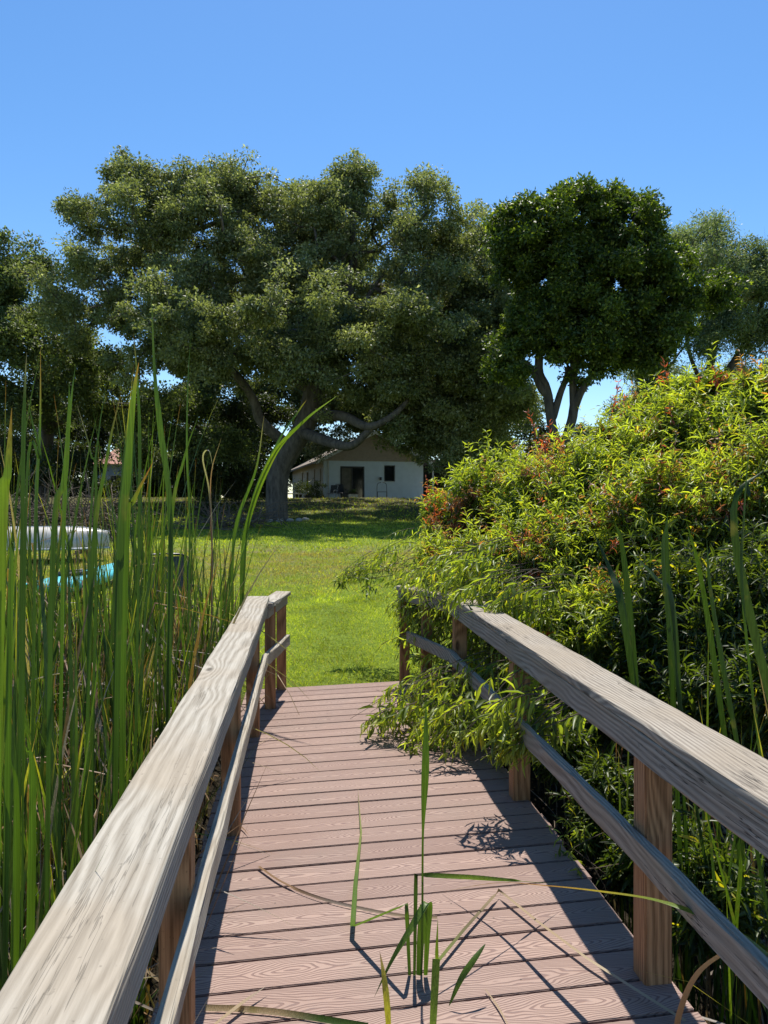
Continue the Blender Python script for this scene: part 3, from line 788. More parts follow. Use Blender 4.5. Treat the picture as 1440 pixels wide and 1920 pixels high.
for i_, (lab_, bl_) in enumerate((
    ('tall dark tree rising behind the left half of the house roof', [(520, 700, 120, 60, 72, 5), (430, 760, 110, 70, 70, 5), (560, 780, 90, 40, 74, 4), (380, 690, 90, 60, 72, 5), (600, 850, 70, 40, 76, 4), (620, 760, 50, 30, 74, 3), (480, 830, 80, 50, 74, 4), (545, 895, 40, 45, 74, 3)]),
    ('tall dark tree rising behind the right half of the house roof', [(740, 700, 110, 70, 74, 5), (700, 790, 60, 45, 76, 4), (820, 780, 90, 80, 74, 5), (860, 680, 80, 60, 74, 5), (930, 830, 60, 60, 74, 4)]))):
    px_ = (470, 790)[i_]
    tree('oak_tree', lab_, bl_, [[P3(px_, 915, 74), P3(px_, 860, 74), P3(px_ + 10, 800, 74)]], None, M['oak_leaf'], M['bark_dark'], 420, 170, 1.3, .34, .2, ((.04, .055, .02), (.12, .14, .045), (.2, .22, .06), .1), 90 + i_, trunk_r=.4)

def low_treeline():
    # small far trees in the sky gap beneath the dark crown
    for i, (px, s) in enumerate(((1085, 9), (1110, 7), (1135, 8), (1155, 12))):
        d = 130
        bl = [(px, 812, s * 1.8, s * 1.6, d, 2.5), (px + 8, 825, 18, 16, d, 2.5), (px - 4, 850, 20, 26, d, 2.5), (px, 885, 22, 24, d, 2.5)]
        tree('distant_tree', 'tiny distant treetop in the sky gap below the dark rounded tree', bl, [[P3(px, 905, d), P3(px, 880, d), P3(px, 850, d)]], None, M['oak_leaf'], M['bark_dark'], 40, 70, 1.0, .4, .25, ((.05, .07, .035), (.13, .16, .07)), 70 + i, 'distant treetops in the sky gap', trunk_r=.3)
low_treeline()

# ------------------------------------------------------------------ house
M["wall"] = plain("painted_wall", (.50, .56, .59), .8, 0, 3, .06)
M['gable'] = plain('gable_siding', (.30, .235, .17), .8, 0, 6, .12)
M['trim'] = plain('white_trim', (.5, .48, .43), .6)
M['roof'] = plain('shingle_roof', (.2, .16, .12), .95, 0, 20, .35, .5)
M['wall_tan'] = plain('tan_wall', (.42, .36, .27), .85, 0, 3, .08)
M['dark_metal'] = plain('dark_frame', (.03, .03, .035), .45, 0, 10, .2)
M['white_metal'] = plain('light_frame', (.45, .47, .48), .4, 0, 10, .1)
def glass(name, col, rough=.08):
    m, nt, o = new_mat(name); g = NG(nt)
    b = g.n('ShaderNodeBsdfPrincipled', i_Roughness=rough); b.inputs['Base Color'].default_value = (*col, 1)
    b.inputs['Specular IOR Level'].default_value = .8
    g.l(b.outputs[0], o.inputs[0]); return m
M['glass'] = glass('dark_glass', (.012, .014, .018))
M['curtain'] = plain('curtain_glass', (.10, .09, .07), .35, 0, 4, .3)
M['concrete'] = plain('concrete', (.36, .34, .30), .9, 0, 5, .2, .3)
M['interior'] = plain('porch_interior', (.06, .055, .05), .9)

def build_house():
    # origin: front left corner of the gabled wing
    c = W(607, 937, 50)
    ang = math.radians(14) - YAW
    h = empty('house', (c.x, c.y, c.z), ang)
    tag(h, 'white single storey house with tan gable and dark sliding door beyond the lawn', 'house')
    WD, DP, EH, RH = 6.75, 16, 2.62, 1.75
    def box(name, x0, x1, y0, y1, z0, z1, m, parent=h, bevel=0): return box_obj(name, x0, x1, y0, y1, z0, z1, m, parent, bevel)
    # front wall pieces round the openings (door 1.15..2.65, window 4.1..4.75)
    bm = bmesh.new()
    add_box(bm, 0, 1.15, 0, .2, 0, EH); add_box(bm, 1.15, 2.65, 0, .2, 2.14, EH); add_box(bm, 2.65, 4.1, 0, .2, 0, EH)
    add_box(bm, 4.1, 4.75, 0, .2, 0, 1.28); add_box(bm, 4.1, 4.75, 0, .2, 2.25, EH); add_box(bm, 4.75, WD, 0, .2, 0, EH)
    bmesh.ops.remove_doubles(bm, verts=bm.verts, dist=.0005)
    bm_obj('wall', bm, M['wall'], h)
    # side wall on the left, with narrow openings
    bm = bmesh.new()
    ops = [(1.0, 1.5, .9, 2.1), (3.6, 4.1, .9, 2.2), (6.8, 7.7, .02, 2.1), (9.6, 10.2, .9, 2.2)]
    yy = .2
    for (a, b, z0, z1) in ops:
        add_box(bm, 0, .2, yy, a, 0, EH)
        add_box(bm, 0, .2, a, b, z1, EH)
        add_box(bm, 0, .2, a, b, 0, z0)
        yy = b
    add_box(bm, 0, .2, yy, DP, 0, EH)
    bm_obj('wall', bm, M['wall_tan'], h)
    for (a, b, z0, z1) in ops:
        w = box('window', .08, .12, a, b, z0, z1, M['glass'])
        box('window_frame', -.03, .0, a - .05, b + .05, z1, z1 + .06, M['trim'], w)
    box('wall', WD - .2, WD, .2, DP, 0, EH, M['wall']); box('wall', 0.2, WD - .2, DP - .2, DP, 0, EH, M['wall'])
    box('floor_slab', -.4, WD + 4.5, -1.6, DP, -.25, -.004, M['concrete'])
    # gable with lap siding
    bm = bmesh.new()
    nl = 10
    for i in range(nl):
        z0 = EH + RH * i / nl + .002; z1 = EH + RH * (i + 1) / nl
        a0 = (z0 - EH) / RH * WD / 2; a1 = (z1 - EH) / RH * WD / 2
        p = [(a0, -.03), (WD - a0, -.03), (WD - a1, -.005), (a1, -.005)]
        vs_ = [bm.verts.new((x, y, z)) for (x, y), z in zip(p, (z0, z0, z1, z1))] + [bm.verts.new((x, .15, z)) for (x, y), z in zip(p, (z0, z0, z1, z1))]
        if abs(a1 - (WD - a1)) < 1e-3:
            pass
        for f in ((0, 1, 2, 3), (7, 6, 5, 4), (0, 4, 5, 1), (1, 5, 6, 2), (3, 7, 4, 0), (2, 6, 7, 3)):
            try: bm.faces.new([vs_[k] for k in f])
            except Exception: pass
    bm_obj('gable', bm, M['gable'], h)
    # roof slopes with overhang
    for sgn in (0, 1):
        bm = bmesh.new()
        ov = .55; sl = RH / (WD / 2)
        xs = [-ov, WD / 2] if sgn == 0 else [WD + ov, WD / 2]
        zs = [EH - ov * sl + .05, EH + RH + .05]
        v = []
        for y in (-.35, DP + .35):
            for x, z in zip(xs, zs):
                v.append(bm.verts.new((x, y, z))); v.append(bm.verts.new((x, y, z + .12)))
        for f in ((0, 2, 3, 1), (4, 5, 7, 6), (0, 1, 5, 4), (2, 6, 7, 3), (0, 4, 6, 2), (1, 3, 7, 5)):
            bm.faces.new([v[k] for k in f])
        r = bm_obj('roof', bm, M['roof'], h)
        # barge board
        bm = bmesh.new(); v = []
        for y in (-.40, -.353):
            for x, z in zip(xs, zs):
                v.append(bm.verts.new((x, y, z - .10))); v.append(bm.verts.new((x, y, z + .14)))
        for f in ((0, 2, 3, 1), (4, 5, 7, 6), (0, 1, 5, 4), (2, 6, 7, 3), (0, 4, 6, 2), (1, 3, 7, 5)):
            bm.faces.new([v[k] for k in f])
        bm_obj('barge_board', bm, M['trim'], r)
    box('trim_band', -.02, WD + .02, -.045, -.003, EH - .07, EH + .0, M['gable'])
    # sliding door
    d = box('sliding_door', 1.15, 2.65, .10, .14, .0, 2.14, M['dark_metal'])
    box('pane', 1.21, 1.86, .085, .099, .06, 2.08, M['curtain'], d); box('pane', 1.94, 2.59, .085, .099, .06, 2.08, M['glass'], d)
    bm = bmesh.new(); add_box(bm, 1.10, 1.15, -.03, .09, 0, 2.14); add_box(bm, 2.65, 2.70, -.03, .09, 0, 2.14); add_box(bm, 1.10, 2.70, -.03, .09, 2.142, 2.19); add_box(bm, 1.87, 1.93, .04, .095, .05, 2.1)
    bm_obj('door_frame', bm, M['dark_metal'], d)
    w = box('window', 4.1, 4.75, .09, .12, 1.28, 2.25, M['glass'])
    bm = bmesh.new(); add_box(bm, 4.06, 4.1, -.02, .08, 1.28, 2.25); add_box(bm, 4.75, 4.79, -.02, .08, 1.28, 2.25); add_box(bm, 4.06, 4.79, -.02, .08, 2.252, 2.29); add_box(bm, 4.06, 4.79, -.04, .08, 1.23, 1.278)
    bm_obj('window_frame', bm, M['dark_metal'], w)
    # gutter pipe and small wall lamp
    box('downpipe', .28, .34, -.07, -.01, 0, EH - .1, M['trim'])
    box('wall_lamp', 3.72, 3.86, -.12, -.003, 1.3, 1.5, M['dark_metal'], bevel=.02)
    # right wing with a dark porch
    box('wall', WD + .002, WD + 4.4, 3.2, 3.4, 0, EH - .1, M['interior'])
    box('wall', WD + 2.2, WD + 4.4, 1.0, 1.2, 0, EH - .1, M['wall'])
    box('wall', WD + 4.2, WD + 4.4, 1.2, 3.2, 0, EH - .1, M['wall'])
    bm = bmesh.new(); add_box(bm, WD + .56, WD + 4.9, .5, 10, EH - .08, EH + .12); bm_obj('roof', bm, M['roof'], h)
    box('porch_post', WD + .9, WD + 1.0, .8, .9, 0, EH - .09, M['trim'])
build_house()

def build_neighbor():
    c = G3(212, 62)
    ztop = W(225, 838, 62).z
    h = empty('neighbor_house', (c[0], c[1], 2.1), -.3)
    tag(h, 'small blue grey building with salmon coloured roof glimpsed behind the cattails', 'house')
    H = ztop - 2.1 - 1.4
    M['blue_wall'] = plain('blue_grey_wall', (.28, .36, .45), .8, 0, 4, .1); M['salmon'] = plain('salmon_roof', (.55, .28, .2), .9, 0, 10, .15)
    bm = bmesh.new(); add_box(bm, -1.4, 2.2, 0, .2, 0, H); add_box(bm, -1.4, -1.2, .2, 5, 0, H); add_box(bm, 2.0, 2.2, .2, 5, 0, H); bm_obj('wall', bm, M['blue_wall'], h)
    bm = bmesh.new()
    a = [(-1.8, -.4, H), (2.6, -.4, H), (2.6, 5.4, H), (-1.8, 5.4, H), (-.6, 2, H + 1.6), (1.4, 2, H + 1.6)]
    v = [bm.verts.new(p) for p in a]
    for f in ((0, 1, 5, 4), (1, 2, 5), (2, 3, 4, 5), (3, 0, 4), (3, 2, 1, 0)): bm.faces.new([v[k] for k in f])
    bm_obj('roof', bm, M['salmon'], h)
    w = box_obj('window', -.2, .7, -.03, -.004, .9, 2.0, M['glass'], h)
    bm = bmesh.new(); add_box(bm, -.27, -.202, -.05, -.004, .83, 2.07); add_box(bm, .702, .77, -.05, -.004, .83, 2.07); add_box(bm, -.2, .7, -.05, -.004, 2.002, 2.07); add_box(bm, -.2, .7, -.05, -.004, .83, .898)
    bm_obj('window_frame', bm, M['trim'], w)
build_neighbor()

# patio furniture and yard things
def tube_obj(name, paths, mat, parent=None, sides=8):
    V, Fc = tube_arrays(paths, sides); return link(name, np_mesh(name, V, Fc, smooth=True), mat, parent)
def line(a, b, r): return (np.array([a, b]), np.array([r, r]))
M['black_metal'] = plain('black_metal', (.02, .02, .022), .4, .3)
def mesh_fabric():
    m, nt, o = new_mat('sling_mesh'); g = NG(nt)
    tc = g.n('ShaderNodeTexCoord'); ck = g.n('ShaderNodeTexChecker', i_Scale=160.0); g.l(tc.outputs['Object'], ck.inputs['Vector'])
    ck.inputs[1].default_value = (.025, .025, .03, 1); ck.inputs[2].default_value = (.16, .17, .18, 1)
    b = g.n('ShaderNodeBsdfPrincipled', i_Roughness=.6); g.l(ck.outputs[0], b.inputs['Base Color']); g.l(b.outputs[0], o.inputs[0]); return m
M['sling'] = mesh_fabric()
def sling_chair(loc, rz, label, mat_f, mat_s, s=1.0):
    t = empty('patio_chair', loc, rz); tag(t, label, 'chair')
    for sx in (-.27, .27):
        tube_obj('leg', [(smooth_path([(sx, .30, 0), (sx, .22, .3), (sx, .2, .42)], 3) * s, np.full(7, .013 * s))], mat_f, t)
        tube_obj('leg', [(smooth_path([(sx, -.32, 0), (sx, -.26, .3), (sx, -.2, .42)], 3) * s, np.full(7, .013 * s))], mat_f, t)
        tube_obj('armrest', [(smooth_path([(sx * 1.05, .26, .40), (sx * 1.1, .26, .60), (sx * 1.1, 0, .64), (sx * 1.05, -.26, .62)], 4) * s, np.full(13, .016 * s))], mat_f, t)
    tube_obj('back_frame', [(smooth_path([(-.26, -.2, .4), (-.26, -.3, .75), (-.25, -.36, .98), (.25, -.36, .98), (.26, -.3, .75), (.26, -.2, .4)], 5) * s, np.full(26, .014 * s))], mat_f, t)
    tube_obj('seat_frame', [(np.array([(-.26, -.2, .4), (-.26, .24, .42), (.26, .24, .42), (.26, -.2, .4), (-.26, -.2, .4)]) * s, np.full(5, .014 * s))], mat_f, t)
    def sheet(name, pts, th):
        bm = bmesh.new(); n = len(pts); a = [bm.verts.new((-.245 * s, p[0] * s, p[1] * s)) for p in pts]; b = [bm.verts.new((.245 * s, p[0] * s, p[1] * s)) for p in pts]
        for i in range(n - 1): bm.faces.new((a[i], b[i], b[i + 1], a[i + 1]))
        bmesh.ops.solidify(bm, geom=list(bm.faces), thickness=th * s)
        return bm_obj(name, bm, mat_s, t)
    sheet('backrest', [(-.205, .42), (-.27, .65), (-.31, .8), (-.355, .975)], .006)
    sheet('seat', [(-.19, .405), (-.05, .385), (.1, .39), (.235, .42)], .006)
    return t
g = G3(318, 8.9)
sling_chair((g[0], g[1], g[2] + .02), math.radians(180 + 20), 'black mesh sling chair on the lawn behind the cattails left of the walkway', M['black_metal'], M['sling'])
hf = W(640, 937, 48.6)
sling_chair((hf.x, hf.y, hf.z), math.radians(200), 'dark patio chair beside the sliding door of the house', M['black_metal'], M['dark_metal'])
hf = W(622, 937, 48.4)
sling_chair((hf.x, hf.y, hf.z), math.radians(150), 'pale metal patio chair near the left corner of the house front', M['white_metal'], M['sling'], .95)

def small_yard():
    p = W(662, 937, 48.8)
    t = empty('planter_box', (p.x, p.y, p.z)); tag(t, 'small pale planter box at the foot of the sliding door', 'planter')
    bm = bmesh.new(); add_box(bm, -.3, .3, -.2, .2, 0, .42)
    top = [f for f in bm.faces if f.calc_center_median().z > .41]
    r = bmesh.ops.inset_region(bm, faces=top, thickness=.04)
    for f in top:
        for v in f.verts: v.co.z -= .06
    bm_obj('box', bm, M['trim'], t)
    n = 160; C = rng.normal(0, .1, (n, 3)) * np.array([1.3, .8, .7]) + np.array([0, 0, .5])
    o = link('foliage', leaf_mesh('foliage', C, rng.normal(0, 1, (n, 3)) + np.array([0, 0, .7]), rng.normal(0, 1, (n, 3)), np.full(n, .12), np.full(n, .04), tint_mix(n, (.03, .05, .015), (.1, .14, .04))), M['dark_leaf'], t)
    # hose rack / metal stand
    p = W(716, 937, 49)
    t = empty('metal_stand', (p.x, p.y, p.z)); tag(t, 'thin metal stand with arched top against the white wall below the window', 'stand')
    tube_obj('frame', [(smooth_path([(-.3, 0, 0), (-.3, 0, .9), (-.15, 0, 1.08), (.15, 0, 1.08), (.3, 0, .9), (.3, 0, 0)], 4), np.full(21, .02)), line((-.3, 0, .5), (.3, 0, .5), .018)], M['black_metal'], t, 6)
    tube_obj('shelf', [line((-.3, -.25, .5), (.3, -.25, .5), .015), line((-.3, -.25, 0), (-.3, -.25, .5), .015), line((.3, -.25, 0), (.3, -.25, .5), .015), line((-.3, -.25, .5), (-.3, 0, .5), .015), line((.3, -.25, .5), (.3, 0, .5), .015)], M['black_metal'], t, 6)
    # low table at left wall
    p = W(549, 937, 50)
    t = empty('garden_table', (p.x, p.y, p.z)); tag(t, 'low white garden table right of the oak trunk by the house side', 'table')
    box_obj('table_top', -.45, .45, -.3, .3, .36, .42, M['trim'], t, .01)
    for sx in (-.38, .38):
        for sy in (-.24, .24): box_obj('leg', sx - .03, sx + .03, sy - .03, sy + .03, 0, .358, M['trim'], t)
    # potted plants along the side wall
    for i, (px, d, lab) in enumerate(((560, 52, 'potted shrub beside the low white garden table'), (577, 50, 'leafy potted shrub left of the house corner'))):
        p = W(px, 937, d)
        t = empty('potted_plant', (p.x, p.y, p.z)); tag(t, lab, 'potted plant')
        bm = bmesh.new(); bmesh.ops.create_cone(bm, cap_ends=True, segments=20, radius1=.16, radius2=.23, depth=.36)
        for v in bm.verts: v.co.z += .18
        bm_obj('pot', bm, M['dark_metal'], t)
        n = 420; C = rng.normal(0, .2, (n, 3)) * np.array([1.1, 1, 1.2]) + np.array([0, 0, .75])
        link('foliage', leaf_mesh('foliage', C, rng.normal(0, 1, (n, 3)) + np.array([0, 0, .5]), rng.normal(0, 1, (n, 3)), np.full(n, .16), np.full(n, .05), tint_mix(n, (.02, .035, .012), (.08, .1, .03))), M['dark_leaf'], t)
    # white utility cabinet left of trunk
    p = W(497, 925, 52)
    t = empty('utility_trailer', (p.x, p.y, gz(p.x, p.y))); tag(t, 'white utility trailer partly hidden left of the oak trunk', 'trailer')
    box_obj('body', -1.1, 1.0, -.5, .5, .5, 1.6, M['trim'], t, .04)
    for sx in (-.6, .5):
        bm = bmesh.new(); bmesh.ops.create_cone(bm, cap_ends=True, segments=20, radius1=.3, radius2=.3, depth=.18)
        bmesh.ops.rotate(bm, verts=bm.verts, cent=(0, 0, 0), matrix=__import__('mathutils').Matrix.Rotation(math.pi / 2, 3, 'X'))
        for v in bm.verts: v.co += Vector((sx, -.55, .3))
        bm_obj('wheel', bm, M['black_metal'], t)
    # stones ringing the trunk
    for k, (dx, dy) in enumerate([(-1.5, -.6), (-1.15, -.95), (-.75, -1.15), (-.3, -1.25), (.15, -1.2), (.6, -1.05), (1.0, -.75), (1.3, -.3)]):
        c = G3(520, 35.5); bm = bmesh.new(); bmesh.ops.create_icosphere(bm, subdivisions=2, radius=.17)
        for v in bm.verts:
            v.co *= 1 + .25 * mnoise.noise(v.co * 6 + Vector((k * 3, 0, 0))); v.co.z *= .6
        o = bm_obj('edging_stone', bm, M['concrete']); x, y = c[0] + dx, c[1] + dy; o.location = (x, y, gz(x, y) + .05)
        tag(o, 'pale edging stone in the ring around the oak trunk', 'stone', 'stones ringing the oak trunk')
small_yard()

def boat():
    # upturned aluminium boat on two trestles
    a = np.array(W(-75, 1030, 17.2)); b = np.array(W(205, 1030, 17.8))
    ax = b - a; ax[2] = 0; L = np.linalg.norm(ax); rz = math.atan2(ax[1], ax[0]); c = (a + b) / 2
    zg = gz(c[0], c[1]); t = empty('rowing_boat', (c[0], c[1], zg), rz); tag(t, 'upturned white rowing boat lying on trestles behind the cattails at far left', 'boat')
    nS, nR = 22, 14; V = []
    for i in range(nS):
        u = i / (nS - 1); x = -L / 2 + u * L
        w = .62 * (1 - max(0, (u - .6) / .4) ** 2.2 * .93) ; hh = .48 * (1 - .25 * max(0, (u - .7) / .3) ** 2) * min(1, .9 + u)
        for j in range(nR):
            s = -1 + 2 * j / (nR - 1); yy = math.copysign(abs(s) ** .8, s) * w
            z = hh * (1 - abs(s) ** 3.2)
            V.append((x, yy, z + .32))
    Fc = [(i * nR + j, i * nR + j + 1, (i + 1) * nR + j + 1, (i + 1) * nR + j) for i in range(nS - 1) for j in range(nR - 1)]
    M['boat'] = plain('boat_hull', (.50, .46, .40), .4, 0, 3, .12)
    bm = bmesh.new(); vv = [bm.verts.new(v) for v in V]
    for f in Fc: bm.faces.new([vv[k] for k in f])
    bm.faces.new(vv[:nR])
    bmesh.ops.recalc_face_normals(bm, faces=bm.faces)
    bmesh.ops.solidify(bm, geom=list(bm.faces), thickness=.02)
    bm_obj('hull', bm, M['boat'], t, smooth=True)
    gw = []
    for sgn in (-1, 1):
        pts = [(-L / 2 + u * L, sgn * .64 * (1 - max(0, (u - .6) / .4) ** 2.2 * .93), .32) for u in np.linspace(0, 1, 16)]
        gw.append((np.array(pts), np.full(16, .025)))
    tube_obj('gunwale', gw, M['white_metal'], t, 6)
    tube_obj('keel', [(np.array([(-L / 2 + u * L, 0, .325 + .48 * (1 - .25 * max(0, (u - .7) / .3) ** 2) * min(1, .9 + u)) for u in np.linspace(0, 1, 12)]), np.full(12, .018))], M['white_metal'], t, 6)
    for i, sx in enumerate((-.9, 1.0)):
        q = Vector((sx, 0, 0)); q.rotate(__import__('mathutils').Euler((0, 0, rz)))
        tr = empty('trestle', (c[0] + q.x, c[1] + q.y, zg), rz); tag(tr, 'dark timber trestle under the ' + ('left' if i == 0 else 'right') + ' part of the upturned boat', 'trestle', 'trestles under the boat')
        box_obj('beam', -.04, .04, -.7, .7, .2, .29, M['joist'], tr)
        for sy in (-.55, .55): box_obj('leg', -.035, .035, sy - .035, sy + .035, 0, .198, M['joist'], tr)
    # turquoise kayak
    a = np.array(G3(42, 11.4)); b = np.array(G3(228, 14.6)); ax = b - a; L = np.linalg.norm(ax[:2]); rz = math.atan2(ax[1], ax[0]); c = (a + b) / 2
    t = empty('kayak', (c[0], c[1], gz(c[0], c[1])), rz); tag(t, 'turquoise kayak lying on the lawn behind the cattails', 'kayak')
    M['kayak'] = plain('turquoise_plastic', (.10, .50, .55), .35, 0, 3, .08)
    nS, nR = 26, 16; bm = bmesh.new(); rows = []
    for i in range(nS):
        u = -1 + 2 * i / (nS - 1); w = .37 * max(.02, (1 - abs(u) ** 2.4)); x = u * L / 2; hb = .15 * abs(u) ** 3
        rows.append([bm.verts.new((x, w * math.cos(q), .17 + hb + (.13 if math.sin(q) > 0 else .17) * math.sin(q) * (1 - abs(u) ** 3))) for q in np.linspace(0, 2 * math.pi, nR, endpoint=False)])
    for i in range(nS - 1):
        for j in range(nR): bm.faces.new((rows[i][j], rows[i][(j + 1) % nR], rows[i + 1][(j + 1) % nR], rows[i + 1][j]))
    bm.faces.new(rows[0]); bm.faces.new(rows[-1])
    k = bm_obj('hull', bm, M['kayak'], t, smooth=True); k.location.z = gz(b[0], b[1]) - gz(c[0], c[1]) if False else .03
    k.rotation_euler = (0, -math.atan2(gz(b[0], b[1]) - gz(a[0], a[1]), L), 0)
    tube_obj('cockpit_rim', [(np.array([(.45 * math.cos(q) - .1, .2 * math.sin(q), .34) for q in np.linspace(0, 2 * math.pi, 25)]), np.full(25, .022))], M['black_metal'], t, 6)
    bm = bmesh.new(); bmesh.ops.create_circle(bm, cap_ends=True, segments=24, radius=1)
    for v in bm.verts: v.co = Vector((v.co.x * .44 - .1, v.co.y * .19, .335))
    bmesh.ops.solidify(bm, geom=list(bm.faces), thickness=.01)
    bm_obj('cockpit', bm, M['black_metal'], t)
boat()

def brush_pile(label, px, d, w, h, n, seed):
    r = np.random.default_rng(seed); c = np.array(G3(px, d)); paths = []
    for i in range(n):
        u = r.random(); b = c + np.array([r.normal(0, w * .45), r.normal(0, .8), 0]); b[2] = gz(b[0], b[1]) + r.random() * h * .4
        dr = unit(np.array([r.normal(0, 1), r.normal(0, .5), r.uniform(-.2, .9)])); L = r.uniform(.8, 2.4)
        pts = [b]; 
        for s in range(5):
            dr = unit(dr + r.normal(0, .28, 3) + np.array([0, 0, -.08])); pts.append(pts[-1] + dr * L / 5)
        pts = np.array(pts); pts[:, 2] = np.clip(pts[:, 2], c[2], c[2] + h)
        paths.append((pts, np.linspace(.022, .006, 6) * r.uniform(.6, 1.6)))
    V, Fc = tube_arrays(paths, 5)
    o = link('brush_pile', np_mesh('brush_pile', V - c, Fc, smooth=True), M['twig']); o.location = c
    tag(o, label, 'brush pile')
brush_pile('tangled pile of bare grey branches behind the white boat', 110, 24, 2.2, 2.2, 420, 3)
brush_pile('low tangle of bare twigs near the dark bushes left of the oak', 420, 30, 1.6, 1.0, 120, 4)

# ------------------------------------------------------------------ reeds
def ribbon(paths):
    """paths: list of (pts (k,3), widths(k), side (3) or (k,3), fold, tint(k,3)) -> mesh arrays, 2 quads across"""
    VV = []; FF = []; TT = []; off = 0
    for pts, w, side, fold, tint in paths:
        k = len(pts); tan = unit(np.gradient(pts, axis=0))
        s = np.broadcast_to(np.asarray(side, float), (k, 3)); s = unit(s - tan * (s * tan).sum(1, keepdims=True)); nrm = np.cross(tan, s)
        A = pts - s * w[:, None] * .5 + nrm * w[:, None] * fold; B = pts; C = pts + s * w[:, None] * .5 + nrm * w[:, None] * fold
        VV.append(np.stack([A, B, C], 1).reshape(-1, 3)); TT.append(np.repeat(tint, 3, axis=0))
        i = np.arange(k - 1)[:, None] * 3; j = np.arange(2)[None, :]
        FF.append(np.stack([i + j, i + j + 1, i + 3 + j + 1, i + 3 + j], -1).reshape(-1, 4) + off); off += 3 * k
    return np.concatenate(VV), np.concatenate(FF), np.concatenate(TT)

GREENS = [(.07, .12, .022), (.05, .095, .02), (.11, .18, .02), (.045, .08, .028), (.15, .21, .025), (.04, .075, .02)]
TAN = (.34, .26, .16); BROWN = (.20, .12, .06); ORANGE = (.5, .22, .06); GREY = (.26, .22, .18); YEL = (.50, .45, .05)

def blade(base, length, lean, az, width, curl, tw, kind, r, k=13, kinkat=None):
    t = np.linspace(0, 1, k)
    hor = np.array([math.cos(az), math.sin(az), 0])
    ang = lean + curl * t ** 2.2
    if kinkat is not None: ang = np.where(t > kinkat, ang + r.uniform(1.2, 2.2), ang)
    st = length / (k - 1)
    d = hor[None, :] * np.sin(ang)[:, None] + np.array([0, 0, 1.0])[None, :] * np.cos(ang)[:, None]
    pts = np.concatenate([[np.zeros(3)], np.cumsum(d[:-1] * st, 0)]) + base
    w = width * np.minimum(1, .75 + t) * np.clip((1 - t) / .38, 0, 1) ** .8 + .0006
    sa = az + math.pi / 2 + tw * (t - .3)
    side = np.stack([np.cos(sa), np.sin(sa), 0 * t], 1)
    if kind == 'g':
        c0 = np.array(GREENS[r.integers(len(GREENS))]); tint = np.tile(c0, (k, 1)) * r.uniform(.8, 1.2)
        tint[:2] = tint[:2] * .5 + np.array(TAN) * .5
        if r.random() < .45: tint[-1] = ORANGE
        if r.random() < .15: tint[-2] = YEL; tint[-1] = BROWN
    elif kind == 'y': tint = np.tile(np.array(YEL) * .6, (k, 1)); tint[-2:] = BROWN
    else:
        c0 = np.array([TAN, BROWN, GREY][r.integers(3)]); tint = np.tile(c0, (k, 1)) * r.uniform(.7, 1.2)
    return pts, w, side, r.uniform(.05, .25), tint

def cattail_mesh(seed, H, nl, dead=.15, width=.014, spread=.10):
    r = np.random.default_rng(seed); ps = []
    for i in range(nl):
        kind = 'd' if r.random() < dead else ('y' if r.random() < .03 else 'g')
        az = r.uniform(0, 2 * math.pi)
        L = H * r.uniform(.42, 1.05); lean = abs(r.normal(0, spread)); curl = abs(r.normal(.10, .16)) if kind == 'g' else r.uniform(.1, 1.2)
        b = np.array([r.normal(0, .025), r.normal(0, .025), -.03])
        ps.append(blade(b, L, lean, az, width * r.uniform(.7, 1.3), curl, r.uniform(-2.5, 2.5), kind, r, 14, r.uniform(.4, .75) if (kind == 'd' and r.random() < .5) else None))
    V, Fc, T = ribbon(ps)
    return np_mesh('cattail', V, Fc, T, smooth=False)

def cattails():
    protos = []
    for i in range(12):
        me = cattail_mesh(100 + i, 1, 1); bpy.data.meshes.remove(me)
        me = cattail_mesh(100 + i, 2.35 + .35 * (i % 3 - 1), 9, dead=.2, width=.0175, spread=.09); me.materials.append(M['cattail']); protos.append(me)
    r = np.random.default_rng(77)
    def put(x, y, s, lab, grp, me=None, sz=None):
        o = bpy.data.objects.new('cattail', me or protos[r.integers(len(protos))]); COL.objects.link(o)
        o.location = (x, y, gz(x, y)); o.rotation_euler = (r.normal(0, .03), r.normal(0, .03), r.uniform(0, 6.28)); o.scale = (s, s, sz or s)
        tag(o, lab, 'cattail', grp)
    n = 0
    while n < 210:
        y = r.uniform(1.2, 8.2); x = -.64 - r.random() ** 1.0 * (1.2 + y * .42)
        # the stand thins towards the lawn and keeps low near its right edge
        edge = (-.54 - x)
        s = (.64 + .5 * r.random() ** 1.9) * (1 - .15 * max(0, (y - 3) / 6)) 
        if edge < .5: s *= .84 - .08 * max(0, (y - 2) / 6)
        if y > 6.6 and r.random() < .55: continue
        v_ = Vector((x, y, 1.0)) - CAM; px_ = 720 + v_.dot(Rt) / v_.dot(Fw) * FPX
        if px_ < -70 or (px_ < 240 and y > 2.6 and r.random() < .5): continue
        if edge < .3: lab = 'green cattail growing right against the ' + ('near' if y < 3.4 else 'middle' if y < 5.6 else 'far') + ' part of the left handrail'
        elif px_ < 0: lab = 'green cattail at the very left edge of the dense stand'
        elif px_ < 210: lab = 'green cattail standing in front of the white boat and kayak' if y > 4 else 'tall near cattail left of the bottom left handrail'
        elif px_ < 300: lab = 'green cattail between the kayak and the black mesh chair'
        else: lab = 'green cattail rising in front of or beside the black mesh chair'
        put(x, y, s, lab, 'cattails in the stand left of the boardwalk'); n += 1
    # right side stand, between handrail and shrub
    for i in range(26):
        y = r.uniform(1.6, 3.6); x = 1.45 + r.random() * (.35 + .45 * y * .5)
        put(x, y, r.uniform(.5, .72), 'dark green cattail between the right handrail and the shrub', 'cattails right of the boardwalk')
    return protos
cattails()

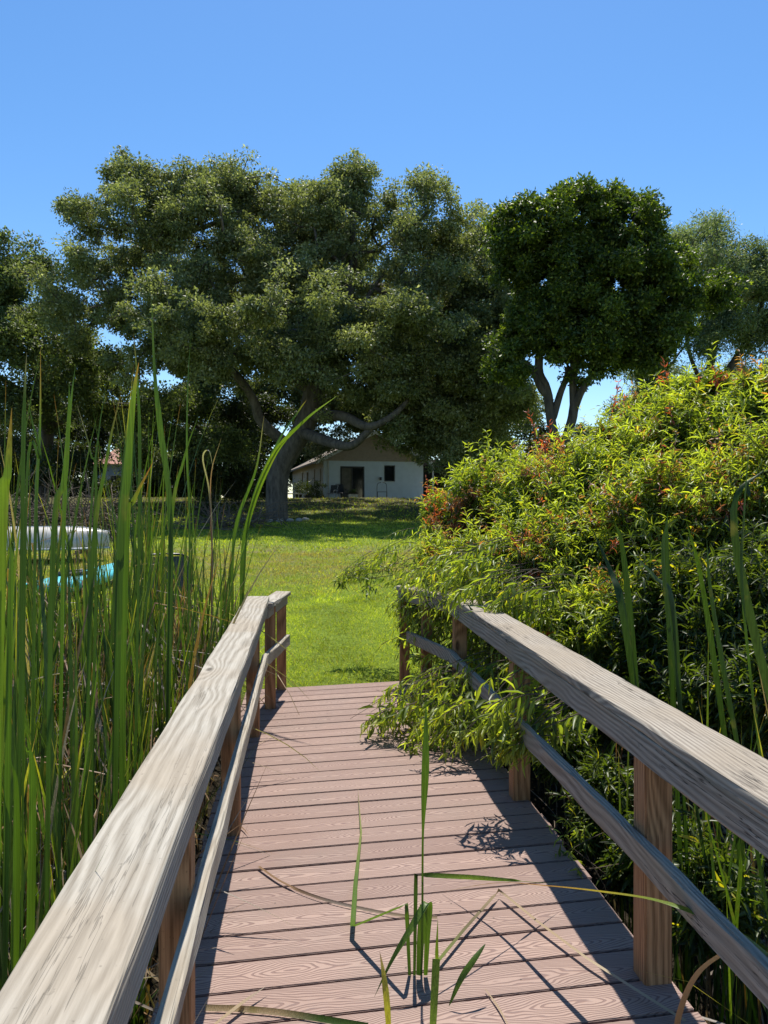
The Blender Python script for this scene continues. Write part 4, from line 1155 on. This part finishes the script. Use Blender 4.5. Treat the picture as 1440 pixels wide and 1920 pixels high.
def one_blade(name, label, specs, cat='cattail leaf', group=None, mat=None, root=None):
    """specs: list of ([(px,py,d)...], max width m, tint or list, taper ends) -> one thing, one leaf mesh per spec if several"""
    made = []
    for sp in specs:
        pts_, wmax, tint, shape = sp[:4]
        raw = np.array([P3(*p) if len(p) == 3 else (p[0], p[1], p[2]) for p in pts_])
        kinked = sp[4] if len(sp) > 4 else False
        if kinked:
            segs = []
            for a, b in zip(raw[:-1], raw[1:]):
                for t in np.linspace(0, 1, 6, endpoint=False): segs.append(a + (b - a) * t)
            segs.append(raw[-1]); path = np.array(segs)
        else: path = smooth_path(raw, 8)
        k = len(path); t = np.linspace(0, 1, k)
        if shape == 'tip': w = wmax * np.minimum(1, .55 + 1.2 * t) * np.clip((1 - t) / .45, 0.02, 1) ** .9
        elif shape == 'both': w = wmax * np.clip(np.sin(t * math.pi) ** .6, .08, 1)
        elif shape == 'mid': w = wmax * np.clip(np.exp(-((t - .72) / .2) ** 2), .28, 1) * np.clip((1 - t) / .12, .02, 1)
        elif shape == 'stub': w = wmax * np.clip(.7 + .4 * t, 0, 1)
        else: w = np.full(k, wmax)
        tn = np.array(tint, float)
        if tn.ndim == 1: tn = np.tile(tn, (k, 1))
        else: tn = np.stack([np.interp(t, np.linspace(0, 1, len(tn)), tn[:, c]) for c in range(3)], 1)
        side = np.tile(np.array([Rt.x, Rt.y, 0]), (k, 1))
        tan = unit(np.gradient(path, axis=0))
        hz = np.abs(tan @ np.array([Rt.x, Rt.y, 0])) > .75
        side[hz] = np.array([Fh.x, Fh.y, .9])
        side += np.array([0, 0, .001])
        made.append((path, w, side, .14, tn))
    c0 = made[0][0][0].copy()
    if len(made) == 1:
        V, Fc, T = ribbon(made); o = link(name, np_mesh(name, V - c0, Fc, T), mat or M['cattail']); o.location = c0
        tag(o, label, cat, group); return o
    rt = empty(name, tuple(c0)); tag(rt, label, cat, group)
    for m_ in made:
        V, Fc, T = ribbon([m_]); o = link('leaf', np_mesh('leaf', V - c0, Fc, T), mat or M['cattail'], rt)
    return rt

G1, G2, G3c = (.09, .16, .02), (.045, .088, .018), (.17, .25, .025)
DK = 1.6 * FPX
def dd(py): return (1.6 - .012) * FPX / (py - 950)      # depth of a deck point seen at py
# cattail growing through the deck
one_blade('cattail', 'broken cattail clump growing up through a gap in the deck boards', [
    ([(790, 1829, 2.625), (792, 1700, 2.625), (793, 1560, 2.634), (798, 1430, 2.644), (799, 1295, 2.663)], .026, [G2, G2, G1, G1, G2], 'mid'),
    ([(768, 1829, 2.625), (762, 1694, 2.625), (661, 1736, 2.866), (667, 1650, dd(1650) - .02), (677, 1560, dd(1560) - .02), (671, 1475, dd(1475) - .03)], .019, [G2, G1, G1, G1, (.2, .24, .06), TAN], 'tip', True),
    ([(777, 1829, 2.625), (780, 1640, 2.625), (880, 1645, 2.760), (965, 1651, 2.895), (1046, 1657, 3.049)], .017, [G2, G2, G3c, G1, (.1, .16, .06)], 'tip', True),
    ([(786, 1829, 2.606), (789, 1760, 2.606), (795, 1697, 2.615)], .028, [G2, G1, G1], 'stub'),
    ([(798, 1829, 2.615), (801, 1760, 2.615), (803, 1693, 2.625), (770, 1742, 2.557), (735, 1800, 2.509), (702, 1869, 2.470)], .024, [G1, G1, G1, G1, G2], 'tip'),
    ([(822, 1812, 2.644), (819, 1790, 2.625), (821, 1722, 2.644)], .012, G3c, 'tip')], cat='cattail')
one_blade('cattail_leaf', 'torn bright green leaf at the front of the deck pointing up at the clump', [([(808, 1990, 2.277), (813, 1900, 2.364), (818, 1798, 2.432)], .024, [G1, G3c, G3c], 'stub')], cat='leaf')
one_blade('cattail_leaf', 'yellow dying leaf standing at the bottom centre of the deck', [([(731, 1990, 2.316), (727, 1900, 2.335), (720, 1832, 2.364), (712, 1784, 2.413)], .019, [YEL, YEL, (.4, .35, .05), BROWN], 'tip')], cat='leaf')
one_blade('cattail_leaf', 'short green leaf leaning right beside the deck clump', [([(842, 1886, 2.441), (865, 1835, 2.461), (888, 1800, 2.490), (910, 1770, 2.528)], .020, [G2, G1, G2], 'both')], cat='leaf')
one_blade('cattail_leaf', 'long arching leaf with yellow brown tip crossing the right rail post', [([(1440, 1790, 1.930), (1385, 1748, 2.026), (1310, 1712, 2.123), (1230, 1685, 2.219), (1130, 1670, 2.413), (1030, 1660, 2.654), (930, 1655, 2.943), (830, 1672, 3.165)], .026, [(.12, .2, .05), (.12, .2, .05), G1, (.14, .2, .03), (.3, .25, .02), (.32, .16, .03), BROWN, BROWN], 'tip')], cat='leaf')
def deck_pt(px, py, up=.006): 
    z = .0 ; d = (1.6 - up + .012) * FPX / (py - 950 + 1e-6)
    # cross fall of the deck
    for _ in range(4):
        p = W(px, py, d); zz = p.x * CT - .012 + up; d *= (1.6 - zz) / max(.01, (1.6 - p.z))
    return (px, py, d)
def dp(lst, up=.008): return [deck_pt(x, y, up) for x, y in lst]
one_blade('dry_reed_stalk', 'dry bent stalk folded in a peak on the right of the deck', [(dp([(822, 1800), (870, 1742), (935, 1669), (1010, 1730), (1100, 1797), (1190, 1855), (1285, 1915)], .03), .013, [(.12, .16, .03), (.12, .1, .05), TAN, TAN, (.45, .38, .26), TAN], 'x', True)], mat=M['dry_leaf'], cat='dead leaf')
one_blade('dry_reed_stalk', 'dark curved dry stalk lying on the deck left of the clump', [(dp([(485, 1625), (530, 1655), (600, 1684), (700, 1708), (775, 1719), (820, 1720)], .012), .012, [BROWN, BROWN, GREY, TAN, TAN], 'x')], mat=M['dry_leaf'], cat='dead leaf')
one_blade('dry_reed_stalk', 'tan stick slanting at the bottom left of the deck', [(dp([(390, 1930), (450, 1882), (503, 1846)], .03), .014, [TAN, TAN, GREY], 'tip')], mat=M['dry_leaf'], cat='dead leaf')
one_blade('cattail_leaf', 'half dried leaf lying along the bottom left edge of the deck', [(dp([(385, 1890), (450, 1892), (520, 1898), (600, 1910), (690, 1925)], .012), .019, [TAN, TAN, TAN, G2, G2], 'x')], cat='leaf')
one_blade('dry_reed_stalk', 'thin tan straw at the bottom right centre of the deck', [(dp([(910, 1855), (935, 1890), (962, 1940)], .012), .006, TAN, 'tip')], mat=M['dry_leaf'], cat='dead leaf')
one_blade('dry_reed_stalk', 'curved orange brown dead leaf in the bottom right corner', [([(1262, 1990, 2.2), (1275, 1900, 2.2), (1310, 1825, 2.15), (1378, 1775, 2.1)], .018, [(.25, .13, .06), (.42, .22, .1), (.5, .3, .15), (.6, .4, .2)], 'x')], mat=M['dry_leaf'], cat='dead leaf')
one_blade('dry_reed_stalk', 'thin straw lying across the left edge of the deck near the second post', [(dp([(440, 1420), (470, 1402), (520, 1376)], .012), .008, [BROWN, TAN], 'tip')], mat=M['dry_leaf'], cat='dead leaf')
one_blade('dry_reed_stalk', 'short curled dead leaf on the deck by the left post foot', [(dp([(430, 1555), (450, 1550), (467, 1566)], .012), .009, BROWN, 'tip')], mat=M['dry_leaf'], cat='dead leaf')
one_blade('dry_reed_stalk', 'small curved dry leaf on the deck below the lower left rail end', [(dp([(487, 1312), (505, 1298), (530, 1292)], .02), .012, TAN, 'tip')], mat=M['dry_leaf'], cat='dead leaf')

# hand placed tall blades on the left, seen against the trees
LB = [
 ([(-30, 1500, 1.15), (0, 1050, 1.2), (14, 880, 1.2), (22, 765, 1.22)], .026, [G1, G3c, G3c, (.5, .25, .05)], 'wide bright cattail leaf at the far left edge of the view'),
 ([(215, 1500, 1.7), (222, 1100, 1.7), (238, 880, 1.7), (250, 740, 1.7), (260, 680, 1.7)], .030, [G2, G2, G1, G3c, ORANGE], 'broad upright cattail leaf with orange tip'),
 ([(60, 1400, 2.2), (65, 1000, 2.2), (74, 800, 2.2), (76, 652, 2.2)], .022, [G2, G2, G1, (.4, .2, .05)], 'tall straight cattail leaf with rusty tip near the left edge'),
 ([(330, 1400, 2.3), (320, 1000, 2.3), (300, 800, 2.3), (290, 700, 2.3), (284, 560, 2.3)], .026, [G2, G2, G1, G2, (.1, .15, .04)], 'tallest slender cattail leaf reaching into the oak crown'),
 ([(270, 1300, 2.6), (262, 900, 2.6), (258, 720, 2.6), (250, 625, 2.6)], .016, [G2, G2, G1, BROWN], 'thin cattail leaf behind the orange tipped one'),
 ([(110, 1400, 1.9), (118, 1000, 1.9), (130, 780, 1.9), (142, 680, 1.9)], .020, [G2, G1, G1, G2], 'cattail leaf right of the rusty tipped one'),
 ([(40, 1300, 2.0), (43, 900, 2.0), (46, 750, 2.0), (50, 660, 2.0)], .016, [G2, G2, G2, GREY], 'dark thin cattail leaf with withered grey tip'),
 ([(150, 1500, 2.0), (170, 1100, 2.0), (200, 860, 2.0), (226, 740, 2.0)], .018, [G2, G2, G1, BROWN], 'slanting cattail leaf leaning right toward the orange tip'),
 ([(430, 1250, 4.6), (460, 1000, 4.6), (510, 860, 4.5), (570, 790, 4.4), (632, 742, 4.3)], .045, [G2, G1, G3c, G1, (.2, .28, .1)], 'arching cattail leaf crossing the oak trunk and pointing right'),
 ([(405, 1250, 4.8), (440, 1000, 4.8), (480, 880, 4.8), (495, 780, 4.8)], .030, [G2, G1, G1, TAN], 'cattail leaf just left of the oak trunk'),
 ([(425, 1250, 5), (470, 950, 5), (520, 830, 4.9), (560, 770, 4.9), (575, 750, 4.8)], .028, [G2, G1, G1, BROWN], 'cattail leaf leaning over the oak trunk'),
 ([(230, 1300, 1.9), (236, 1000, 1.9), (250, 940, 1.9), (286, 868, 1.9)], .026, [G2, G1, G3c, (.35, .1, .05)], 'curved yellow green cattail leaf bending right with red tip'),
 ([(50, 900, 1.9), (75, 860, 1.9), (60, 790, 1.9), (52, 748, 1.9)], .012, [G2, G2, G2, G2], 'small hooked cattail leaf near the left edge'),
 ([(75, 1500, 1.6), (98, 1050, 1.6), (120, 900, 1.6), (128, 790, 1.6), (130, 715, 1.6)], .020, [G2, G2, G1, G1, G2], 'dark cattail leaf standing in front of the white boat'),
 ([(10, 1260, 1.3), (18, 1120, 1.3), (28, 1030, 1.3)], .022, [G2, G1, G1], 'pale cut cattail leaf at the left edge over the white boat'),
 ([(160, 1920, 1.5), (120, 1780, 1.5), (85, 1600, 1.5), (60, 1500, 1.5), (48, 1400, 1.5)], .026, [G2, G1, G1, G1, G1], 'bright cattail leaf arching left near the bottom left handrail'),
 ([(20, 1850, 1.4), (50, 1750, 1.4), (30, 1560, 1.4), (20, 1420, 1.4)], .026, [G1, G1, G1, G2], 'bright green cattail leaf at the bottom left corner'),
 ([(350, 1500, 1.9), (372, 1250, 1.9), (430, 1120, 1.9), (462, 1010, 1.9)], .018, [G2, G2, G1, (.2, .28, .1)], 'cattail leaf leaning right above the far end of the left handrail'),
 ([(395, 1350, 5.6), (398, 1060, 5.5), (393, 930, 5.5), (380, 860, 5.4), (392, 845, 5.3), (400, 880, 5.3)], .022, [GREY, GREY, (.32, .3, .28), (.36, .33, .3)], 'withered grey cattail leaf hooked over at its top'),
 ([(402, 1350, 5.6), (398, 1060, 5.5), (395, 900, 5.5), (415, 820, 5.4)], .018, [BROWN, (.3, .13, .09), (.28, .16, .12), GREY], 'reddish brown dead cattail leaf beside the hooked grey one'),
 ([(350, 1300, 4.0), (355, 1000, 4), (350, 850, 4), (352, 720, 4), (358, 620, 4)], .022, [G2, G2, G1, G2, G2], 'tall thin cattail leaf left of the withered grey one'),
 ([(300, 1300, 3.0), (320, 1000, 3), (345, 860, 3), (372, 780, 3)], .020, [G2, G1, G1, G2], 'cattail leaf bowed right near the middle of the left stand'),
 ([(190, 1300, 2.2), (180, 950, 2.2), (170, 850, 2.2), (145, 760, 2.2)], .012, [G2, G2, G2, GREY], 'thin cattail leaf with withered top leaning left'),
]
def grounded(pts, side):
    up = [p for p in pts if p[1] <= 1160] or pts[-2:]
    px, py, d = up[0]
    k = ((720 - px) / FPX - .102) if side < 0 else ((px - 720) / FPX + .102)
    lim = .56 if side < 0 else 1.42
    f = max(1.0, min(lim / max(.02, k * d), 6.9 / d))
    up = [(a, b, c * f) for a, b, c in up]
    q = P3(*up[0]); bx = min(q[0] - .02, -.58) if side < 0 else max(q[0] + .02, 1.42)
    base = np.array([bx, q[1], gz(bx, q[1]) - .03]); 
    mid = base * .5 + np.array(q) * .5; mid[0] = base[0] * .75 + q[0] * .25
    return [tuple(base), tuple(mid)] + [P3(*u) for u in up], f
def world_blade(label, pts, w, tint, shape, group):
    path = smooth_path(pts, 7); k = len(path); t = np.linspace(0, 1, k)
    if shape == 'stub': ww = w * np.clip(.6 + .5 * t, 0, 1)
    else: ww = w * np.minimum(1, .5 + .9 * t) * np.clip((1 - t) / .42, 0.02, 1) ** .85
    tn = np.array(tint, float); tn = np.concatenate([tn[:1], tn]); tn = np.stack([np.interp(t, np.linspace(0, 1, len(tn)), tn[:, c]) for c in range(3)], 1)
    a = .5 * math.sin(w * 9999); side = np.tile(np.array([Rt.x * math.cos(a) + Fh.x * math.sin(a), Rt.y * math.cos(a) + Fh.y * math.sin(a), .001]), (k, 1))
    V, Fc, T = ribbon([(path, ww, side, .16, tn)]); c0 = path[0]
    o = link('cattail_leaf', np_mesh('cattail_leaf', V - c0, Fc, T), M['cattail']); o.location = c0
    tag(o, label, 'cattail leaf', group)
for pts, w, tn, lab in LB:
    pw, f = grounded(pts, -1); world_blade(lab, pw, w * min(f, 1.6) * .68, tn, 'tip', 'tall cattail leaves left of the boardwalk'); continue
    o = one_blade('cattail_leaf', lab, [(pts, w, tn, 'tip')], cat='cattail leaf', group='tall cattail leaves left of the boardwalk')
RB = [
 ([(1240, 1500, 2.6), (1215, 1330, 2.6), (1190, 1150, 2.65), (1160, 1070, 2.7), (1110, 990, 2.75)], .030, [G2, G2, (.05, .09, .03), G2], 'cattail leaf slanting left in front of the green shrub'),
 ([(1300, 1480, 2.6), (1285, 1250, 2.6), (1262, 1150, 2.6), (1225, 1080, 2.62), (1175, 1030, 2.62)], .026, [G2, G2, (.08, .12, .05), (.12, .18, .09), (.12, .18, .09)], 'pale bent cattail leaf over the right handrail'),
 ([(1262, 1500, 2.8), (1255, 1200, 2.8), (1250, 1050, 2.8), (1252, 960, 2.8)], .030, [G2, G2, G2, G2], 'dark upright cattail leaf left of its close twin on the right'),
 ([(1275, 1500, 2.8), (1268, 1200, 2.8), (1268, 1050, 2.8), (1275, 965, 2.8)], .030, [G2, G2, G2, (.04, .08, .02)], 'dark upright cattail leaf right of its close twin on the right'),
 ([(1315, 1500, 2.8), (1310, 1200, 2.8), (1302, 1120, 2.8), (1285, 970, 2.8)], .028, [G2, G2, G1, G2], 'dark cattail leaf behind the upright close pair'),
 ([(1165, 1450, 2.8), (1172, 1200, 2.8), (1165, 1060, 2.8), (1152, 975, 2.8)], .026, [G2, G2, G2, G2], 'dark narrow cattail leaf left of the upright close pair'),
 ([(1345, 1450, 2.6), (1340, 1150, 2.6), (1325, 1010, 2.6)], .030, [G2, G2, (.05, .1, .02)], 'short dark cattail leaf right of the upright close pair'),
 ([(1370, 1500, 2.3), (1385, 1200, 2.3), (1405, 1000, 2.3), (1440, 870, 2.3)], .028, [G2, (.06, .1, .03), G2, (.08, .12, .05)], 'cattail leaf leaning to the right edge of the view'),
 ([(1430, 1500, 1.8), (1422, 1150, 1.8), (1414, 960, 1.8), (1411, 775, 1.8)], .016, [G2, G1, G2, G1], 'thin bright vertical cattail leaf near the right edge'),
 ([(1436, 1500, 1.0), (1437, 900, 1.0), (1435, 650, 1.0), (1433, 425, 1.0)], .009, [G2, G2, (.06, .09, .05), (.08, .11, .06)], 'very near grey green stalk rising along the right edge'),
 ([(1330, 1500, 2.5), (1345, 1280, 2.5), (1370, 1200, 2.5), (1402, 1150, 2.5)], .016, [BROWN, (.3, .2, .1), (.45, .3, .15), (.5, .36, .22)], 'orange brown dead cattail leaf right of the shrub'),
]
for pts, w, tn, lab in RB:
    pw, f = grounded(pts, 1)
    pw[0] = (pw[0][0] + R_.uniform(.05, .55), pw[0][1], pw[0][2]); pw[1] = tuple(np.array(pw[0]) * .45 + np.array(pw[2]) * .55)
    if len(pts) > 3: b_ = R_.uniform(-.09, .09); pw = [(p[0] + b_ * math.sin(math.pi * i / (len(pw) - 1)), p[1] + .5 * b_ * math.sin(math.pi * i / (len(pw) - 1)), p[2]) for i, p in enumerate(pw)]
    world_blade(lab, pw, w * min(f, 1.25) * R_.uniform(.7, .95), [tuple(c * .7 for c in q) for q in tn], 'tip', 'tall cattail leaves right of the boardwalk'); continue
    o = one_blade('cattail_leaf', lab, [(pts, w, tn, 'stub' if 'blunt' in lab else 'tip')], cat='cattail leaf', group='tall cattail leaves right of the boardwalk')

def thatch(name, label, n, xf, seed, ylo, yhi, h=(.25, 1.0)):
    r = np.random.default_rng(seed); ps = []
    for i in range(n):
        y = r.uniform(ylo, yhi); x = xf(r, y); b = np.array([x, y, gz(x, y) - .03])
        L = r.uniform(*h) * 1.3
        q = r.random(); kind = 'd' if q < .62 else 'g'
        ps.append(blade(b, L, abs(r.normal(.1, .3)), r.uniform(0, 6.28), r.uniform(.007, .014), abs(r.normal(.5, .6)), r.uniform(-2, 2), kind, r, 7, r.uniform(.3, .7) if r.random() < .3 else None))
    V, Fc, T = ribbon(ps)
    o = link(name, np_mesh(name, V, Fc, T), M['dry_leaf']); tag(o, label, 'undergrowth', kind='stuff')
thatch('dry_reed_litter', 'dry tan reed litter and short sedge among the cattails on the left', 5200, lambda r, y: -.64 - r.random() ** 1.1 * (1.4 + y * .5), 5, .8, 7.6, (.3, 1.05))
thatch('marsh_undergrowth', 'shaded reed litter beneath the shrub and right handrail', 2200, lambda r, y: 1.5 + r.random() * 2.6, 6, 1.0, 8.0, (.25, .9))

# ------------------------------------------------------------------ shrubs on the right
def shrub(label, blobs, nshoot, nin, seed, basexy, leafL=(.07, .135), red=.10, ct=None, name='shrub', droopy=.12, lpershoot=26, upper_bias=.55, reds=None, spikes=(), youth_lit=1.0):
    r = np.random.default_rng(seed)
    BC = []; BR = []
    for (px, py, rp, d, *rest) in blobs:
        c = W(px, py, d); s = rp / FPX * d; BC.append((c.x, c.y, c.z)); BR.append((s, s * (rest[0] if rest else 1.1), s))
    BC = np.array(BC); BR = np.array(BR)
    trailing = name == 'trailing_shrub'
    wt = np.maximum(BR[:, 0], .2 if trailing else 0) ** 2; wt /= wt.sum()
    base = np.array([basexy[0], basexy[1], gz(*basexy)])
    stems = []; C = []; D = []; N = []; L = []; Wd = []; T = []
    rC = []; rD = []; rN = []; rL = []; rW = []; rT = []
    for i in range(nshoot):
        b = r.choice(len(BC), p=wt); u = unit(r.normal(0, 1, 3) + np.array([-.25, -.35, upper_bias]))
        tip = BC[b] + u * BR[b] * r.uniform(.78, 1.12) * (1 + .35 * (r.random() < .12)) + np.array([0, 0, r.uniform(.05, .24) if r.random() < .12 and not trailing else 0]); root = BC[b] + u * BR[b] * r.uniform(.0, .35) + np.array([0, 0, -.12])
        if trailing: root = tip + np.array([.5, .12, .16]) * r.uniform(.5, 1.2) + r.normal(0, .07, 3)
        mid = (tip + root) / 2 + np.array([0, 0, .07]); 
        k = lpershoot + r.integers(-6, 7); t = np.sort(r.uniform(.12, 1.0, k))[:, None]
        P = (1 - t) ** 2 * root + 2 * t * (1 - t) * mid + t ** 2 * tip
        tan = unit(2 * (1 - t) * (mid - root) + 2 * t * (tip - mid))
        isred = red > 0 and r.random() < red * (3.2 if mnoise.noise(Vector(tip) * 1.6 + Vector((seed, 0, 0))) > .08 else .25)
        ph = r.uniform(0, 6.28) + np.arange(k) * 2.4
        s1 = unit(np.cross(tan, np.array([.1, .2, 1.0]))); s2 = np.cross(tan, s1)
        outw = np.cos(ph)[:, None] * s1 + np.sin(ph)[:, None] * s2
        d = unit(tan * .55 + outw * .8 + r.normal(0, .38, (k, 3)) + np.array([0, 0, -droopy]))
        nn = unit(np.array([0, 0, 1.0]) + r.normal(0, .65, (k, 3)))
        ln = r.uniform(leafL[0], leafL[1], k) * (1.1 - .5 * t[:, 0]); 
        a = np.array((.10, .155, .035)) * (.45 + .55 * youth_lit); bb = np.array((.43, .49, .085)); young = t ** .8 * r.uniform(.4, 1.0) * youth_lit  # lowered for the lower shrub: mature green plus shade painted into leaf colour
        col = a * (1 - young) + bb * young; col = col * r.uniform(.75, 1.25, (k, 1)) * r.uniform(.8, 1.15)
        ylw = r.random(k) < .05; col[ylw] = (.42, .38, .04)
        if isred:
            rr_ = t[:, 0] > .45; c_ = [(.42, .10, .08), (.44, .20, .07), (.34, .13, .10), (.46, .24, .14), (.30, .16, .10)][r.integers(5)]
            col[rr_] = np.array(c_) * r.uniform(.6, 1.2, (rr_.sum(), 1)); ln = np.where(rr_, ln * .6, ln)
            m_ = rr_
            rC.append(P[m_]); rD.append(d[m_]); rN.append(nn[m_]); rL.append(ln[m_]); rW.append(ln[m_] * .26); rT.append(col[m_])
            P, d, nn, ln, col = P[~m_], d[~m_], nn[~m_], ln[~m_], col[~m_]
        C.append(P); D.append(d); N.append(nn); L.append(ln); Wd.append(ln * r.uniform(.14, .21)); T.append(col)
        if i % 2 == 0:
            tt = np.linspace(0, 1, 5)[:, None]; stems.append(((1 - tt) ** 2 * root + 2 * tt * (1 - tt) * mid + tt ** 2 * tip, np.linspace(.004, .0015, 5)))
    for (sx_, sy_, sd_) in spikes:
        tip = np.array(P3(sx_, sy_, sd_)); root = tip + np.array([r.normal(0, .06), r.normal(0, .06), -.42]); mid = (tip + root) / 2 + r.normal(0, .03, 3)
        k = 26; t = np.sort(r.uniform(.2, 1, k))[:, None]; P = (1 - t) ** 2 * root + 2 * t * (1 - t) * mid + t ** 2 * tip
        d = unit(r.normal(0, .8, (k, 3)) + np.array([0, 0, .5])); ln = r.uniform(.03, .07, k)
        rC.append(P); rD.append(d); rN.append(unit(r.normal(0, 1, (k, 3)))); rL.append(ln); rW.append(ln * .25); rT.append(tint_mix(k, (.38, .05, .06), (.45, .14, .09)))
        tt = np.linspace(0, 1, 5)[:, None]; stems.append(((1 - tt) ** 2 * root + 2 * tt * (1 - tt) * mid + tt ** 2 * tip, np.linspace(.004, .0015, 5)))
    # inner mature leaves
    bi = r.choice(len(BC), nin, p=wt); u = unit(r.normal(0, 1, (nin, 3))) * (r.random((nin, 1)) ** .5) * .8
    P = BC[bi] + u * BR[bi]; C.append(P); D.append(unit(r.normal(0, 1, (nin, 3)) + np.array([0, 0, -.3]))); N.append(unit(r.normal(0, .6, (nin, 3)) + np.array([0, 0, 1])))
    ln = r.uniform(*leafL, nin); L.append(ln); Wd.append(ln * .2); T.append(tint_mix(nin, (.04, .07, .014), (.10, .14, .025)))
    # main stems from the ground to the blobs
    for b, c in enumerate(BC):
        for q in range(3):
            p0 = base + np.array([r.normal(0, .25), r.normal(0, .25), -.05]); p0[2] = gz(p0[0], p0[1]) - .05
            if trailing: p0 = c + np.array([.6, .1, .12]) + r.normal(0, .06, 3)
            if p0[0] < 1.42 and name == 'shrub': p0[0] = 1.42 + r.random() * .2
            m1 = (p0 + c) / 2 + r.normal(0, .1, 3) + np.array([0, 0, .15]); stems.append((smooth_path([p0, m1, c + r.normal(0, .08, 3)], 6), np.linspace(.014, .005, 13) * (1 if name == 'shrub' else .3)))
    rt = empty(name, tuple(base)); tag(rt, label, 'shrub' if not trailing else 'branches')
    V, Fc = tube_arrays(stems, 5); o = link('stems', np_mesh('stems', V, Fc, smooth=True), M['twig'], rt); shift_to(o, rt)
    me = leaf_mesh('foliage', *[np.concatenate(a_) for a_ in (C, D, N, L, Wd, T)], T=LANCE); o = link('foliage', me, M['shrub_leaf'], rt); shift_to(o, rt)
    if rC:
        me = leaf_mesh('new_growth', *[np.concatenate(a_) for a_ in (rC, rD, rN, rL, rW, rT)], T=LANCE); o = link('new_growth', me, M['shrub_leaf'], rt); shift_to(o, rt); o['label'] = 'reddish young shoots'
    return rt

shrub('bushy green shrub with crimson tips at the far end of the right handrail', [
    (905, 950, 95, 7.8), (850, 1010, 60, 7.8), (830, 1060, 60, 7.4), (880, 1070, 80, 7.0), (960, 910, 60, 8.0), (925, 865, 22, 8.0), (820, 960, 30, 8.1)], 620, 5000, 51, (1.95, 7.6), red=.28, spikes=[(822, 905, 7.8), (800, 925, 7.8), (838, 930, 7.8), (815, 950, 7.8), (845, 955, 7.7), (800, 970, 7.8), (825, 975, 7.8)])
shrub('wide yellow green shrub with russet patches behind the middle of the right handrail', [
    (1010, 950, 100, 7.0), (1000, 1060, 110, 6.4), (1110, 930, 120, 6.4), (1100, 1060, 130, 5.9), (1060, 860, 40, 7.4), (1150, 830, 50, 7.0), (1060, 1180, 80, 5.4), (1150, 1180, 110, 5.0), (880, 1105, 38, 6.6), (955, 1150, 35, 5.8), (1040, 1205, 30, 5.0)], 1050, 9500, 52, (2.4, 5.9), red=.20, spikes=[(1030, 790, 7.2), (1015, 815, 7.2), (1045, 815, 7.2), (1160, 715, 6.8), (1175, 740, 6.8), (1165, 760, 6.8), (990, 770, 7.4), (1180, 775, 6.8)])
shrub('tallest yellow green shrub filling the right edge of the view', [
    (1270, 850, 120, 6.0), (1400, 830, 120, 5.7), (1240, 980, 140, 5.5), (1390, 980, 150, 5.0), (1290, 750, 45, 6.2), (1420, 740, 55, 5.6), (1200, 790, 45, 6.5), (1510, 900, 170, 5.0), (1340, 720, 30, 6.0)], 1250, 11000, 53, (3.2, 5.2), red=.13, spikes=[(1245, 680, 6.2), (1255, 700, 6.2), (1310, 690, 6.0), (1390, 690, 5.7), (1340, 685, 5.9), (1235, 705, 6.3)])
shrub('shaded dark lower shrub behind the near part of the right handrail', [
    (1260, 1150, 130, 4.6), (1400, 1150, 140, 4.2), (1200, 1290, 95, 4.6), (1340, 1320, 110, 4.0), (1460, 1300, 110, 3.6), (1130, 1340, 70, 4.9), (1060, 1410, 60, 4.4), (1140, 1490, 75, 3.9), (1240, 1600, 85, 3.35), (1340, 1690, 95, 2.95), (1180, 1620, 50, 3.5), (1110, 1560, 40, 3.8)], 560, 15000, 54, (2.6, 4.1), red=.02, youth_lit=.06)  # leaf tints also darkened in place of shade from the shrubs above
shrub('leafy sprays spilling through the right railing onto the deck', [
    (960, 1240, 50, 5.6), (1000, 1330, 45, 4.9), (940, 1400, 38, 4.5), (830, 1107, 52, 5.9), (790, 1100, 44, 6.3), (870, 1128, 44, 5.4), (850, 1100, 44, 5.8), (915, 1150, 24, 5.0), (890, 1340, 54, 3.95), (940, 1400, 34, 3.85), (840, 1095, 45, 6.4), (900, 1115, 45, 6.1), (960, 1150, 38, 5.6), (800, 1110, 45, 6.8), (765, 1140, 36, 6.9), (870, 1150, 45, 6.1), (820, 1160, 45, 6.5), (1000, 1185, 30, 5.2), (850, 1330, 50, 5.0), (820, 1370, 44, 4.8), (745, 1345, 44, 5.3), (705, 1345, 32, 5.3), (780, 1400, 30, 5.0),
    (800, 1190, 50, 6.6), (850, 1260, 50, 6.1), (800, 1320, 45, 5.7), (870, 1330, 50, 5.4), (790, 1130, 50, 6.7), (900, 1200, 55, 6.0), (870, 1112, 45, 6.3), (930, 1140, 40, 5.9), (760, 1200, 35, 6.8), (800, 1260, 40, 6.3), (990, 1200, 35, 5.4)], 640, 350, 55, (1.55, 5.6), red=.0, name='trailing_shrub', droopy=.9, lpershoot=12, upper_bias=-.1, leafL=(.09, .16))
shrub('low leafy sprig poking onto the deck beside the nearest right post', [
    (1060, 1610, 30, 3.5), (1100, 1560, 30, 3.7), (1085, 1650, 25, 3.3)], 12, 30, 56, (1.5, 3.6), red=.0, name='sprig', droopy=.8, lpershoot=12, leafL=(.05, .09))
shrub('fine light green sprays reaching over the lawn at the end of the walkway', [
    (690, 1090, 34, 7.9), (730, 1070, 40, 8.0), (640, 1090, 12, 8.1), (760, 1110, 36, 7.7)], 60, 120, 57, (1.6, 7.9), red=.0, name='trailing_shrub', droopy=.9, lpershoot=14, leafL=(.06, .13))
